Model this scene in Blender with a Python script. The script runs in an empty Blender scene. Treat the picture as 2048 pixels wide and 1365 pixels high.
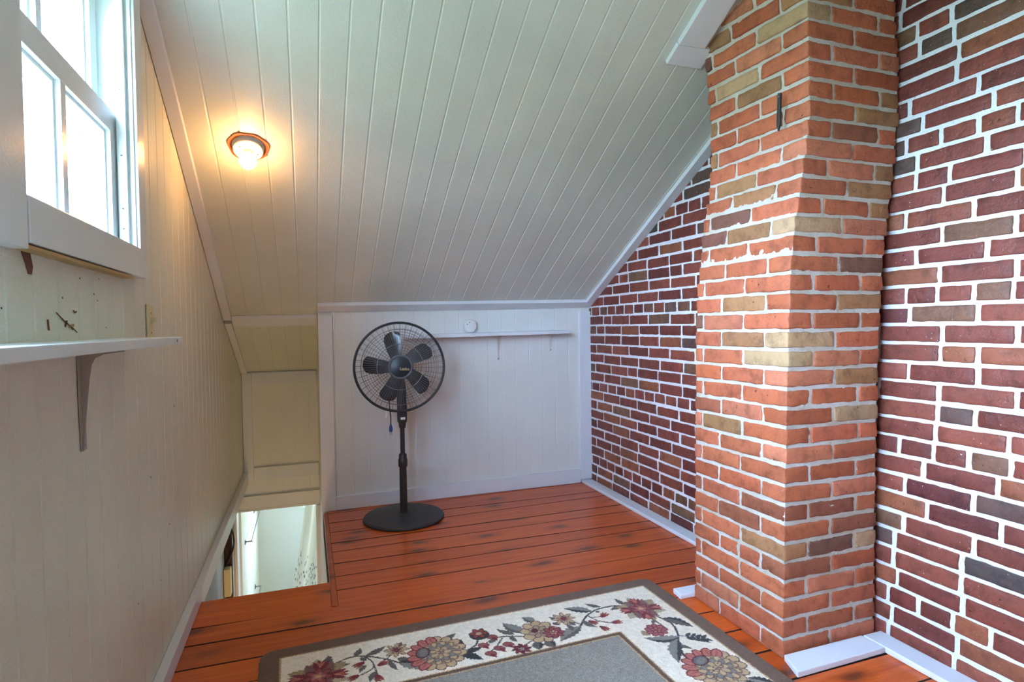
import bpy, math, random
import numpy as np
from mathutils import Vector, Matrix, noise as mnoise

random.seed(7); rng = np.random.default_rng(7)
scene = bpy.context.scene
COL = scene.collection

# ---------------------------------------------------------------- room sizes (metres)
XL, W, K, K2, S, YF = -0.461, 1.896, 3.707, 4.693, 0.066, 2.657
TAN = 0.538
CAMH = 1.12
def zceil(x, y):                       # sloped ceiling
    return 1.230 + (x - XL) * 0.0127 + TAN * (K - y)
YC = 3.80                              # where the stair recess ceiling starts
def zrec(x, y):                        # flatter piece of ceiling over the stairs
    z0 = zceil(x, YC); return z0 + (0.800 - z0) * (y - YC) / (K2 - YC)
def wx(y, z):                          # the old brick wall leans out a little near the chimney
    t = min(1.0, max(0.0, (2.45 - y) / 0.8)); t = t * t * (3 - 2 * t)
    return W + 0.008 * t + 0.052 * t * max(z, 0)

def lin(c):
    return tuple((v / 12.92 if v <= 0.04045 else ((v + 0.055) / 1.055) ** 2.4) for v in c)
def rgb(r, g, b): return lin((r / 255, g / 255, b / 255)) + (1.0,)

# ---------------------------------------------------------------- materials
class NT:
    def __init__(s, name):
        s.m = bpy.data.materials.new(name); s.m.use_nodes = True
        s.t = s.m.node_tree; s.t.nodes.clear()
        s.out = s.n('ShaderNodeOutputMaterial')
    def n(s, typ, **kw):
        d = s.t.nodes.new(typ)
        for k, v in kw.items():
            if k.startswith('i_'):
                d.inputs[k[2:].replace('_', ' ')].default_value = v
            else: setattr(d, k, v)
        return d
    def l(s, a, b): s.t.links.new(a, b)
    def coord(s, scale=(1, 1, 1), rot=(0, 0, 0)):
        tc = s.n('ShaderNodeTexCoord'); mp = s.n('ShaderNodeMapping')
        mp.inputs['Scale'].default_value = scale; mp.inputs['Rotation'].default_value = rot
        s.l(tc.outputs['Object'], mp.inputs['Vector']); return mp.outputs['Vector']
    def noise(s, vec, scale, detail=4, rough=0.55):
        d = s.n('ShaderNodeTexNoise'); d.inputs['Scale'].default_value = scale
        d.inputs['Detail'].default_value = detail; d.inputs['Roughness'].default_value = rough
        s.l(vec, d.inputs['Vector']); return d.outputs['Fac']
    def ramp(s, fac, stops):
        d = s.n('ShaderNodeValToRGB'); e = d.color_ramp.elements
        while len(e) < len(stops): e.new(0.5)
        for el, (p, c) in zip(e, stops): el.position = p; el.color = c if len(c) == 4 else tuple(c) + (1,)
        s.l(fac, d.inputs['Fac']); return d.outputs['Color']
    def mix(s, fac, a, b, blend='MIX'):
        d = s.n('ShaderNodeMix', data_type='RGBA', blend_type=blend)
        for sock, v in ((d.inputs[0], fac), (d.inputs[6], a), (d.inputs[7], b)):
            if hasattr(v, 'is_linked') or isinstance(v, bpy.types.NodeSocket): s.l(v, sock)
            else: sock.default_value = v
        return d.outputs[2]
    def bsdf(s, col, rough=0.5, spec=0.5, metal=0.0, **kw):
        d = s.n('ShaderNodeBsdfPrincipled')
        for k, v in (('Base Color', col), ('Roughness', rough), ('Specular IOR Level', spec), ('Metallic', metal)):
            if isinstance(v, bpy.types.NodeSocket): s.l(v, d.inputs[k])
            else: d.inputs[k].default_value = v
        for k, v in kw.items(): d.inputs[k.replace('_', ' ')].default_value = v
        s.l(d.outputs[0], s.out.inputs[0]); s.b = d; return d
    def bump(s, h, strength, dist=0.01):
        d = s.n('ShaderNodeBump'); d.inputs['Strength'].default_value = strength
        d.inputs['Distance'].default_value = dist
        s.l(h, d.inputs['Height']); s.l(d.outputs[0], s.b.inputs['Normal']); return d

def paint(name, c, rough=0.42, sawn=0.0, var=0.04, sawdir=2, spec=0.45):
    a = NT(name); v = a.coord()
    nz = a.noise(v, 2.3, 3)
    dark = tuple(x * (1 - 2.2 * var) for x in c[:3]) + (1,)
    lite = tuple(min(1, x * (1 + var)) for x in c[:3]) + (1,)
    col = a.ramp(nz, [(0.3, dark), (0.7, lite)])
    sp = a.noise(v, 90, 2); col = a.mix(a.ramp(sp, [(0.74, (0, 0, 0)), (0.80, (0.35, 0.35, 0.35))]), col, rgb(120, 100, 80))
    a.bsdf(col, rough, spec)
    if sawn:
        sc = [14, 14, 14]; sc[sawdir] = 330
        h = a.noise(a.coord(tuple(sc)), 1.0, 3, 0.6)
        h2 = a.noise(v, 160, 2)
        m = a.n('ShaderNodeMath', operation='MULTIPLY_ADD'); a.l(h, m.inputs[0]); m.inputs[1].default_value = 1.0; a.l(h2, m.inputs[2])
        a.bump(m.outputs[0], sawn, 0.004)
    else:
        h = a.noise(v, 130, 3); a.bump(h, 0.12, 0.003)
    return a.m

M = {}
M['wallL'] = paint('cream_beadboard_paint', rgb(226, 225, 206), 0.34, sawn=0.40, var=0.03)
M['ceil'] = paint('ceiling_paint', rgb(216, 219, 209), 0.36, sawn=0.16, var=0.035, sawdir=1)
M['knee'] = paint('knee_wall_paint', rgb(228, 230, 227), 0.42, sawn=0.12, var=0.025)
M['trim'] = paint('white_trim_paint', rgb(226, 230, 236), 0.38, var=0.03)
M['frame'] = paint('window_trim_paint', rgb(230, 235, 232), 0.24, var=0.03, spec=0.5)
M['rawwood'] = paint('bare_pine_edge', rgb(176, 140, 88), 0.7, var=0.1)
M['rust'] = paint('rust_brown', rgb(108, 58, 38), 0.8, var=0.15)
M['ivory'] = paint('ivory_plastic', rgb(214, 202, 158), 0.35, var=0.01)
M['white_pl'] = paint('white_plastic', rgb(232, 232, 230), 0.4, var=0.01)
M['steelwhite'] = paint('white_enamel_steel', rgb(222, 218, 210), 0.35, var=0.02)
M['steelgrey'] = paint('grey_painted_steel', rgb(168, 160, 150), 0.4, var=0.03)
M['dark_hole'] = paint('dark_gap', rgb(40, 30, 26), 0.9)
M['stone'] = paint('grey_plaster_rubble', rgb(150, 150, 150), 0.85, sawn=0.6, var=0.22)
M['lowwall'] = paint('lower_room_paint', rgb(216, 216, 202), 0.6, var=0.01)
M['lowwallg'] = paint('lower_room_green_paint', rgb(194, 200, 193), 0.6, var=0.01)
M['oldwood'] = paint('old_dark_stud', rgb(70, 48, 38), 0.8, var=0.2)
M['black_rubber'] = paint('black_cable', rgb(32, 30, 30), 0.5)
M['terracotta'] = paint('rusty_ceiling_box', rgb(166, 84, 48), 0.6, var=0.25)
M['porcelain'] = paint('porcelain', rgb(236, 228, 210), 0.22, var=0.01)
M['rear_dark'] = paint('rear_wall_bounce_cut', rgb(110, 92, 72), 0.8, var=0.1)

def metal(name, c, rough, met=0.0, spec=0.5):
    a = NT(name); v = a.coord(); nz = a.noise(v, 220, 2)
    a.bsdf(c, rough, spec, met); a.bump(nz, 0.05, 0.001); return a.m
M['fan_black'] = metal('fan_black_plastic', rgb(44, 38, 36), 0.42)
M['fan_base'] = metal('fan_base_plastic', rgb(46, 46, 49), 0.45)
M['fan_blade'] = metal('fan_blade_dark', rgb(36, 38, 42), 0.22, 0.0, 0.6)
M['fan_wire_grey'] = metal('fan_front_wire', rgb(128, 132, 140), 0.3, 0.35)
M['fan_wire'] = metal('fan_rear_wire', rgb(34, 34, 37), 0.4)
M['fan_ring'] = metal('fan_hub_ring_grey', rgb(96, 102, 110), 0.35, 0.2)
M['fan_hub'] = metal('fan_hub_navy', rgb(30, 31, 42), 0.3)
M['gold'] = metal('pale_gold_letters', rgb(196, 168, 118), 0.35, 0.3)
M['plug_blue'] = metal('blue_plug', rgb(48, 60, 120), 0.4)
M['chrome'] = metal('chrome', rgb(150, 152, 155), 0.25, 0.9)
M['iron'] = metal('dark_iron', rgb(70, 74, 74), 0.55, 0.6)
M['screw'] = metal('screw_grey', rgb(70, 66, 64), 0.5, 0.5)

# brick: each brick keeps its own fired colour (attribute), mottled by noise
def brickmat(name, speck):
    a = NT(name); v = a.coord()
    at = a.n('ShaderNodeAttribute', attribute_name='brick')
    n1 = a.noise(v, 22, 6, 0.65); n2 = a.noise(v, 70, 4)
    f = a.ramp(n1, [(0.26, (0.50, 0.47, 0.46)), (0.50, (0.97, 0.97, 0.97)), (0.78, (1.16, 1.12, 1.06))])
    col = a.mix(1.0, at.outputs['Color'], f, 'MULTIPLY')
    pits = a.ramp(n2, [(0.26, (1, 1, 1)), (0.33, (0, 0, 0))])
    col = a.mix(pits, col, rgb(46, 26, 22))
    if speck:
        n3 = a.noise(v, 120, 2); sp = a.ramp(n3, [(0.735, (0, 0, 0)), (0.755, (0.8, 0.8, 0.8))])
        col = a.mix(sp, col, rgb(225, 218, 212))
        n4 = a.noise(v, 9, 5, 0.7); sp2 = a.ramp(n4, [(0.66, (0, 0, 0)), (0.75, (0.5, 0.5, 0.5))])
        col = a.mix(sp2, col, rgb(70, 48, 46))
    else:
        n4 = a.noise(v, 14, 6, 0.7); sp2 = a.ramp(n4, [(0.70, (0, 0, 0)), (0.86, (0.30, 0.30, 0.30))])
        col = a.mix(sp2, col, rgb(214, 190, 168))
    a.bsdf(col, 0.62 if not speck else 0.5, 0.4)
    h = a.n('ShaderNodeMath', operation='ADD'); a.l(n1, h.inputs[0]); a.l(n2, h.inputs[1])
    a.bump(h.outputs[0], 0.55, 0.006); return a.m
M['brickC'] = brickmat('orange_chimney_brick', False)
M['brickW'] = brickmat('maroon_wall_brick', True)
def mortar(name, c, c2, st):
    a = NT(name); v = a.coord(); n1 = a.noise(v, 150, 5, 0.7); n2 = a.noise(v, 7, 4)
    col = a.ramp(n2, [(0.35, c2), (0.6, c)])
    col = a.mix(a.ramp(n1, [(0.30, (0.8, 0.8, 0.8)), (0.42, (0, 0, 0))]), col, tuple(x * 0.45 for x in c[:3]) + (1,))
    a.bsdf(col, 0.75, 0.3); a.bump(n1, st, 0.006); return a.m
M['mortarC'] = mortar('chimney_mortar', rgb(222, 214, 204), rgb(206, 194, 174), 1.0)
M['mortarW'] = mortar('white_painted_mortar', rgb(233, 232, 236), rgb(224, 224, 228), 0.3)

# floor boards
def floormat():
    a = NT('varnished_pine_boards')
    at = a.n('ShaderNodeAttribute', attribute_name='plank')
    tc = a.n('ShaderNodeTexCoord')
    off = a.n('ShaderNodeVectorMath', operation='MULTIPLY_ADD')
    a.l(at.outputs['Color'], off.inputs[0]); off.inputs[1].default_value = (37, 13, 5); a.l(tc.outputs['Object'], off.inputs[2])
    mp = a.n('ShaderNodeMapping'); mp.inputs['Scale'].default_value = (1.3, 16, 8); a.l(off.outputs[0], mp.inputs['Vector'])
    g = a.noise(mp.outputs[0], 2.2, 7, 0.62)
    mp2 = a.n('ShaderNodeMapping'); mp2.inputs['Scale'].default_value = (2.2, 60, 10); a.l(off.outputs[0], mp2.inputs['Vector'])
    g2 = a.noise(mp2.outputs[0], 2.0, 4)
    col = a.ramp(g, [(0.28, rgb(172, 66, 18)), (0.48, rgb(200, 86, 26)), (0.72, rgb(216, 108, 40))])
    col = a.mix(a.ramp(g2, [(0.35, (0.42, 0.42, 0.42)), (0.6, (0, 0, 0))]), col, rgb(172, 66, 22))
    sep = a.n('ShaderNodeSeparateColor'); a.l(at.outputs['Color'], sep.inputs[0])
    tint = a.ramp(sep.outputs[0], [(0.0, (0.78, 0.74, 0.72)), (0.5, (0.97, 0.96, 0.96)), (1.0, (1.10, 1.12, 1.12))])
    col = a.mix(1.0, col, tint, 'MULTIPLY')
    # knots
    nw = a.noise(off.outputs[0], 9, 3)
    wv = a.n('ShaderNodeVectorMath', operation='MULTIPLY_ADD'); a.l(nw, wv.inputs[0]); wv.inputs[1].default_value = (0.10, 0.03, 0); a.l(off.outputs[0], wv.inputs[2])
    mp3 = a.n('ShaderNodeMapping'); mp3.inputs['Scale'].default_value = (1.5, 3.6, 0.001); a.l(wv.outputs[0], mp3.inputs['Vector'])
    vo = a.n('ShaderNodeTexVoronoi', feature='F1', voronoi_dimensions='2D'); vo.inputs['Scale'].default_value = 1.55; a.l(mp3.outputs[0], vo.inputs['Vector'])
    sv = a.n('ShaderNodeSeparateColor'); a.l(vo.outputs['Color'], sv.inputs[0])
    kr = a.ramp(vo.outputs['Distance'], [(0.0, (1, 1, 1)), (0.06, (0.9, 0.9, 0.9)), (0.13, (0.32, 0.32, 0.32)), (0.26, (0, 0, 0))])
    use = a.ramp(sv.outputs[0], [(0.36, (0, 0, 0)), (0.38, (1, 1, 1))])
    kf = a.mix(1.0, kr, use, 'MULTIPLY')
    kf2 = a.mix(1.0, kf, (0.82, 0.82, 0.82, 1), 'MULTIPLY')
    col = a.mix(kf2, col, rgb(48, 26, 20))
    # stray paint drips
    n3 = a.noise(tc.outputs['Object'], 150, 1); n4 = a.noise(tc.outputs['Object'], 2.0, 2)
    sp = a.ramp(n3, [(0.775, (0, 0, 0)), (0.785, (1, 1, 1))]); sp = a.mix(1.0, sp, a.ramp(n4, [(0.45, (0, 0, 0)), (0.55, (1, 1, 1))]), 'MULTIPLY')
    col = a.mix(sp, col, rgb(235, 215, 190))
    a.bsdf(col, 0.34, 0.5, Coat_Weight=0.28, Coat_Roughness=0.22)
    a.bump(g2, 0.10, 0.003); return a.m
M['floor'] = floormat()
M['subfloor'] = paint('dark_subfloor', rgb(36, 16, 10), 0.9)

def rugmat():
    a = NT('cut_pile_rug'); v = a.coord()
    at = a.n('ShaderNodeAttribute', attribute_name='pile')
    n1 = a.noise(v, 420, 2); n2 = a.noise(v, 60, 4)
    f = a.ramp(n1, [(0.3, (0.72, 0.72, 0.72)), (0.6, (1.08, 1.08, 1.08))])
    f2 = a.ramp(n2, [(0.3, (0.86, 0.86, 0.86)), (0.65, (1.04, 1.04, 1.04))])
    col = a.mix(1.0, at.outputs['Color'], f, 'MULTIPLY'); col = a.mix(1.0, col, f2, 'MULTIPLY')
    a.bsdf(col, 0.95, 0.1, Sheen_Weight=0.15); a.bump(n1, 0.7, 0.004); return a.m
M['rug'] = rugmat()

def glassmat():
    a = NT('window_glass'); t = a.n('ShaderNodeBsdfTransparent'); g = a.n('ShaderNodeBsdfGlossy'); g.inputs['Roughness'].default_value = 0.02
    fr = a.n('ShaderNodeFresnel'); ge = a.n('ShaderNodeNewGeometry'); mr = a.n('ShaderNodeMapRange')
    a.l(ge.outputs['Backfacing'], mr.inputs['Value']); mr.inputs['To Min'].default_value = 1.45; mr.inputs['To Max'].default_value = 1 / 1.45
    a.l(mr.outputs[0], fr.inputs['IOR'])
    m = a.n('ShaderNodeMixShader'); a.l(fr.outputs[0], m.inputs[0]); a.l(t.outputs[0], m.inputs[1]); a.l(g.outputs[0], m.inputs[2])
    a.l(m.outputs[0], a.out.inputs[0]); return a.m
M['glass'] = glassmat()
def emis(name, c, s):
    a = NT(name); e = a.n('ShaderNodeEmission'); e.inputs[0].default_value = c; e.inputs[1].default_value = s
    a.l(e.outputs[0], a.out.inputs[0]); return a.m
BULB_W = 54.0
M['bulb'] = emis('lit_bulb_glass', (1.0, 0.50, 0.17, 1), BULB_W)
M['leaf'] = paint('tree_leaf', rgb(66, 96, 50), 0.6, var=0.2)
M['bark'] = paint('tree_bark', rgb(92, 76, 62), 0.9, var=0.2)

def curtainmat():
    a = NT('printed_curtain_cloth')
    at = a.n('ShaderNodeAttribute', attribute_name='pile')
    a.bsdf(at.outputs['Color'], 0.8, 0.2); a.bump(a.noise(a.coord(), 300, 2), 0.2, 0.002); return a.m
M['curtain'] = curtainmat()

# ---------------------------------------------------------------- mesh helpers
class MB:
    def __init__(s): s.v = []; s.f = []; s.mi = []; s.mats = []
    def slot(s, m):
        if m not in s.mats: s.mats.append(m)
        return s.mats.index(m)
    def add(s, vs, fs, m):
        b = len(s.v); i = s.slot(m); s.v.extend([tuple(p) for p in vs])
        for f in fs: s.f.append(tuple(b + k for k in f)); s.mi.append(i)
    def hexa(s, p, m):     # 8 points: bottom 4 ccw, top 4 ccw
        s.add(p, [(3, 2, 1, 0), (4, 5, 6, 7), (0, 1, 5, 4), (1, 2, 6, 5), (2, 3, 7, 6), (3, 0, 4, 7)], m)
    def box(s, x0, x1, y0, y1, z0, z1, m):
        s.hexa([(x0, y0, z0), (x1, y0, z0), (x1, y1, z0), (x0, y1, z0), (x0, y0, z1), (x1, y0, z1), (x1, y1, z1), (x0, y1, z1)], m)
    def tube(s, pts, r, m, n=8, cap=True, closed=False):
        pts = [Vector(p) for p in pts]; N = len(pts); vs = []; fs = []
        rr = r if isinstance(r, (list, tuple)) else [r] * N
        t = (pts[1] - pts[0]).normalized()
        u = t.orthogonal().normalized()
        for i, p in enumerate(pts):
            if closed: t = (pts[(i + 1) % N] - pts[i - 1]).normalized()
            elif i == 0: t = (pts[1] - p).normalized()
            elif i == N - 1: t = (p - pts[i - 1]).normalized()
            else: t = (pts[i + 1] - pts[i - 1]).normalized()
            u = (u - t * u.dot(t)).normalized(); w = t.cross(u)
            for k in range(n):
                a = 2 * math.pi * k / n; vs.append(p + (u * math.cos(a) + w * math.sin(a)) * rr[i])
        for i in range(N if closed else N - 1):
            j = (i + 1) % N
            for k in range(n):
                l = (k + 1) % n; fs.append((i * n + k, i * n + l, j * n + l, j * n + k))
        if cap and not closed: fs.append(tuple(range(n - 1, -1, -1))); fs.append(tuple((N - 1) * n + k for k in range(n)))
        s.add(vs, fs, m)
    def lathe(s, prof, m, n=32, mat=None):   # prof: (r, z) bottom to top; mat: 4x4
        vs = []; fs = []; mat = mat or Matrix.Identity(4)
        for r, z in prof:
            for k in range(n):
                a = 2 * math.pi * k / n; vs.append(mat @ Vector((max(r, 1e-5) * math.cos(a), max(r, 1e-5) * math.sin(a), z)))
        for i in range(len(prof) - 1):
            for k in range(n):
                l = (k + 1) % n; fs.append((i * n + k, i * n + l, (i + 1) * n + l, (i + 1) * n + k))
        fs.append(tuple(range(n - 1, -1, -1))); fs.append(tuple((len(prof) - 1) * n + k for k in range(n)))
        s.add(vs, fs, m)
    def prism(s, poly, ext, m):     # poly: list of 3D points, ext: vector
        n = len(poly); e = Vector(ext); vs = [Vector(p) for p in poly] + [Vector(p) + e for p in poly]
        fs = [tuple(range(n - 1, -1, -1)), tuple(range(n, 2 * n))] + [(i, (i + 1) % n, n + (i + 1) % n, n + i) for i in range(n)]
        s.add(vs, fs, m)
    def build(s, name, parent=None, smooth=False, bevel=0.0, loc=None, fixn=True):
        me = bpy.data.meshes.new(name)
        vs = s.v
        if loc is not None: vs = [(a - loc[0], b - loc[1], c - loc[2]) for a, b, c in vs]
        me.from_pydata(vs, [], s.f)
        for m in s.mats: me.materials.append(m)
        me.polygons.foreach_set('material_index', s.mi)
        if smooth: me.polygons.foreach_set('use_smooth', [True] * len(s.f))
        me.update()
        if fixn:
            import bmesh
            bm = bmesh.new(); bm.from_mesh(me); bmesh.ops.recalc_face_normals(bm, faces=bm.faces); bm.to_mesh(me); bm.free()
        o = bpy.data.objects.new(name, me); COL.objects.link(o)
        if loc is not None: o.location = loc
        if parent is not None:
            o.parent = parent
            if loc is None: o.matrix_parent_inverse = Matrix.Translation(-parent.location)
            else: o.location = Vector(loc) - parent.location
        if bevel:
            b = o.modifiers.new('edge', 'BEVEL'); b.width = bevel; b.segments = 2; b.limit_method = 'ANGLE'; b.angle_limit = math.radians(40)
        if smooth:
            try:
                md = o.modifiers.new('wn', 'WEIGHTED_NORMAL'); md.keep_sharp = True
            except Exception: pass
        return o
def empty(name, loc):
    o = bpy.data.objects.new(name, None); o.location = loc; o.empty_display_size = 0.05; COL.objects.link(o); return o
def tag(o, label, cat, group=None):
    o['label'] = label; o['category'] = cat
    if group: o['group'] = group
    return o
def struct(o): o['kind'] = 'structure'; return o
def smooth_angle(o, deg=40):
    me = o.data
    me.polygons.foreach_set('use_smooth', [True] * len(me.polygons))
    me.set_sharp_from_angle(angle=math.radians(deg)); me.update()

def grooved(mb, breaks, a0, a1, spans, mp, m, gw=0.009, gd=0.004):
    """a boarded surface: breaks = groove centres along a; spans(a) -> [(b0,b1)...]; mp(a,b,n) -> point"""
    al = [(a0, 0.0)]
    for g in sorted(breaks):
        if a0 + gw < g < a1 - gw: al += [(g - gw / 2, 0), (g - gw * 0.18, -gd), (g + gw * 0.18, -gd), (g + gw / 2, 0)]
    al.append((a1, 0.0)); vs = []; fs = []
    for (p, d), (q, e) in zip(al[:-1], al[1:]):
        if q - p < 1e-6: continue
        sp = spans(p, q)
        for (b0p, b1p, b0q, b1q) in sp:
            k = len(vs); vs += [mp(p, b0p, d), mp(q, b0q, e), mp(q, b1q, e), mp(p, b1p, d)]; fs.append((k, k + 1, k + 2, k + 3))
    mb.add(vs, fs, m)

# =================================================================  FLOOR
YB = -1.95                              # rear knee wall behind the camera
seams = [(2.409, 2.405), (2.292, 2.256), (2.136, 2.120)]
fl = MB(); plank_col = []
def plank(xa, xb, ya0, ya1, yb0, yb1):
    """ya*: near/far y at left end; yb*: at right end"""
    g = 0.0007 + random.random() ** 2 * 0.0024; c = 0.0026; dz = random.uniform(-0.0008, 0.0006); zt = dz; n0 = len(fl.f)
    top = []; mid = []; bot = []
    L = [(xa, ya0 + g), (xb, yb0 + g), (xb, yb1 - g), (xa, ya1 - g)]
    I = [(xa, ya0 + g + c), (xb, yb0 + g + c), (xb, yb1 - g - c), (xa, ya1 - g - c)]
    vs = [(x, y, -0.025) for x, y in L] + [(x, y, zt - c * 0.7) for x, y in L] + [(x, y, zt) for x, y in I]
    fl.add(vs, [(8, 9, 10, 11)] + [(4 + i, 4 + (i + 1) % 4, 8 + (i + 1) % 4, 8 + i) for i in (1, 2, 3)], M['floor'])
    fl.add(vs, [(3, 2, 1, 0)] + [(i, (i + 1) % 4, 4 + (i + 1) % 4, 4 + i) for i in range(4)] + [(4, 5, 9, 8)], M['subfloor'])     # grimy edges down in the gaps
    col = (random.random(), random.random(), random.random(), 1)
    plank_col.extend([col] * (len(fl.f) - n0))
XR = 1.96
ys = [(2.409, 2.405), (2.561, 2.561), (2.706, 2.722), (2.856, 2.824), (3.007, 3.022), (3.135, 3.150), (3.300, 3.360), (3.466, 3.455), (3.640, 3.690), (3.760, 3.800)]
for (l0, r0), (l1, r1) in zip(ys[:-1], ys[1:]): plank(S + 0.031, XR, l0, l1, r0, r1)
plank(XL - 0.02, S + 0.004, 2.425, YF, 2.407, YF)          # short board at the stair head
near = [(2.425, 2.405), (2.292, 2.256), (2.136, 2.120)]
y = 2.13
while y > YB + 0.2: y -= random.choice((0.138, 0.146, 0.152)); near.append((y, y + random.uniform(-0.006, 0.006)))
near.append((YB - 0.02, YB - 0.02))
for (l1, r1), (l0, r0) in zip(near[:-1], near[1:]): plank(XL - 0.02, XR, l0, l1, r0, r1)
n0 = len(fl.f)
fl.box(XL - 0.02, XR, YB - 0.02, 2.40, -0.16, -0.026, M['subfloor']); fl.box(S + 0.004, XR, 2.40, K + 0.06, -0.16, -0.026, M['subfloor'])
fl.box(XL - 0.02, S + 0.004, 2.40, YF - 0.001, -0.16, -0.026, M['subfloor'])
plank_col.extend([(0.5, 0.5, 0.5, 1)] * (len(fl.f) - n0))
n0 = len(fl.f)                          # the thin edge strip along the stair opening
fl.box(S + 0.006, S + 0.029, 2.412, 3.655, -0.16, 0.002, M['floor']); fl.box(S + 0.010, S + 0.023, 2.412, 3.64, 0.0, 0.0035, M['floor'])
plank_col.extend([(0.02, 0.3, 0.7, 1)] * (len(fl.f) - n0))
floor = struct(fl.build('floor', fixn=False))
at = floor.data.attributes.new('plank', 'FLOAT_COLOR', 'FACE')
at.data.foreach_set('color', np.array(plank_col, dtype=np.float32).ravel())

# =================================================================  LEFT WALL with window opening
WY0, WY1, WZ0, WZ1 = 1.187, 1.884, 1.350, 2.070       # opening inside the casing
VY0, VY1, VZ0, VZ1 = -0.10, 0.80, 0.95, 1.85          # opening of the added unseen window, nearer the camera
wl = MB()
gl = [1.595 + 0.1075 * k for k in range(-33, 32)]
gl = [g for g in gl if abs(g - VY0) > 0.012 and abs(g - VY1) > 0.012]
gl = [g for g in gl if abs(g - WY0) > 0.012 and abs(g - WY1) > 0.012]
ridge_y = 0.85
def zc_any(x, y):
    return zceil(x, y) if y >= ridge_y else zceil(x, 2 * ridge_y - y)
def ztopL(y): return (zc_any(XL, y) if y <= YC else zrec(XL, y)) + 0.02
def spL(p, q):
    out = []; zb = -0.06
    def cut(y):
        return ztopL(y)
    if p >= VY0 - 1e-4 and q <= VY1 + 1e-4:
        return [(zb, VZ0, zb, VZ0), (VZ1, cut(p), VZ1, cut(q))]
    if p >= WY0 - 1e-4 and q <= WY1 + 1e-4:
        return [(zb, WZ0, zb, WZ0), (WZ1, cut(p), WZ1, cut(q))]
    return [(zb, cut(p), zb, cut(q))]
# insert the window edges, the ridge and the recess start as plain breaks
def grooved_pieces(mb, br, ranges, *a, **k):
    for r0, r1 in ranges: grooved(mb, br, r0, r1, *a, **k)
grooved_pieces(wl, gl, [(YB - 0.02, VY0), (VY0, VY1), (VY1, ridge_y), (ridge_y, WY0), (WY0, WY1), (WY1, YC), (YC, K2 + 0.02)], spL, lambda a, b, n: (XL + n, a, b), M['wallL'], gw=0.008, gd=0.0022)
# outer skin so the wall has thickness
def outer(y0, y1, z0, z1, zz0=None, zz1=None):
    zz0 = z1 if zz0 is None else zz0; zz1 = z1 if zz1 is None else zz1
    wl.add([(XL - 0.11, y0, z0), (XL - 0.11, y1, z0), (XL - 0.11, y1, zz1), (XL - 0.11, y0, zz0)], [(0, 1, 2, 3)], M['lowwall'])
outer(YB - .02, VY0, -.06, 0, ztopL(YB - .02), ztopL(VY0)); outer(VY0, VY1, -.06, VZ0); outer(VY0, VY1, VZ1, 0, ztopL(VY0), ztopL(VY1)); outer(VY1, ridge_y, -.06, 0, ztopL(VY1), ztopL(ridge_y)); outer(ridge_y, WY0, -.06, 0, ztopL(ridge_y), ztopL(WY0))
outer(WY0, WY1, -.06, WZ0); outer(WY0, WY1, WZ1, 0, ztopL(WY0), ztopL(WY1)); outer(WY1, YC, -.06, 0, ztopL(WY1), ztopL(YC)); outer(YC, K2 + .02, -.06, 0, ztopL(YC), ztopL(K2 + .02))
wl.add([(XL, YB - .02, -.06), (XL, K2 + .02, -.06), (XL - .11, K2 + .02, -.06), (XL - .11, YB - .02, -.06)], [(0, 1, 2, 3)], M['wallL'])
wall_left = struct(wl.build('wall_left', fixn=False))
# scuffs and rust runs on the boards
sc = MB()
def flake(pts, m=M['rust'], t=0.0012):
    sc.prism([(XL + 0.0006, y, z) for y, z in pts], (t, 0, 0), m)
flake([(1.222, 1.262), (1.258, 1.262), (1.268, 1.236), (1.262, 1.222), (1.250, 1.222), (1.240, 1.238)])
for (a, b, l, w) in ((1.365, 1.158, 0.03, 0.0022), (1.392, 1.147, 0.022, 0.003), (1.418, 1.138, 0.03, 0.0028), (1.44, 1.131, 0.03, 0.0016)):
    flake([(a, b), (a + l, b - l * 0.42), (a + l, b - l * 0.42 - w), (a, b - w)])
flake([(1.452, 1.165), (1.462, 1.161), (1.472, 1.163), (1.47, 1.159), (1.458, 1.157)]); flake([(1.322, 1.142), (1.327, 1.143), (1.331, 1.122), (1.325, 1.122)])
flake([(1.412, 1.142), (1.42, 1.142), (1.41, 1.128), (1.405, 1.13)]); flake([(1.425, 1.132), (1.455, 1.136), (1.455, 1.130), (1.428, 1.126)], M['rawwood'])
for k in range(13):
    a, b = random.uniform(1.0, 1.75), random.uniform(1.12, 1.26); r = random.uniform(0.0010, 0.0020)
    flake([(a - r, b), (a, b - r * 1.3), (a + r, b), (a, b + r)])
for k in range(8):
    a, b = random.uniform(1.5, 3.2), random.uniform(0.1, 0.95); r = random.uniform(0.0012, 0.003)
    flake([(a - r, b), (a, b - r * 2.3), (a + r, b), (a, b + r)])
sc.build('wall_scuffs', wall_left)

# ---- window: casing, jambs, sashes
win = struct(empty('window_1', (XL, 1.53, WZ0))); fr = M['frame']
CX = XL + 0.028
def wbox(name, x0, x1, y0, y1, z0, z1, m=fr, bev=0.002, par=None):
    b = MB(); b.box(x0, x1, y0, y1, z0, z1, m); return b.build(name, par or win, bevel=bev)
wbox('side_casing', XL + 0.001, CX, 1.030, 1.183, 1.258, WZ1 + 0.075)
wbox('side_casing', XL + 0.001, CX, WY1, 1.955, 1.269, WZ1 + 0.075)
wbox('bottom_casing', XL + 0.001, CX, 1.189, 1.8825, 1.269, WZ0)
wbox('head_casing', XL + 0.001, CX, 1.184, WY1 - 0.001, WZ1, WZ1 + 0.075)
wbox('unpainted_casing_edge', XL + 0.001, CX - 0.001, 1.030, 1.81, 1.2590, 1.2655, M['rawwood'], 0.001)
wbox('joint_crack', XL + 0.001, CX - 0.004, 1.1825, 1.1895, 1.27, WZ0, M['rust'], 0)
XO = -0.580
jb = MB()
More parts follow.
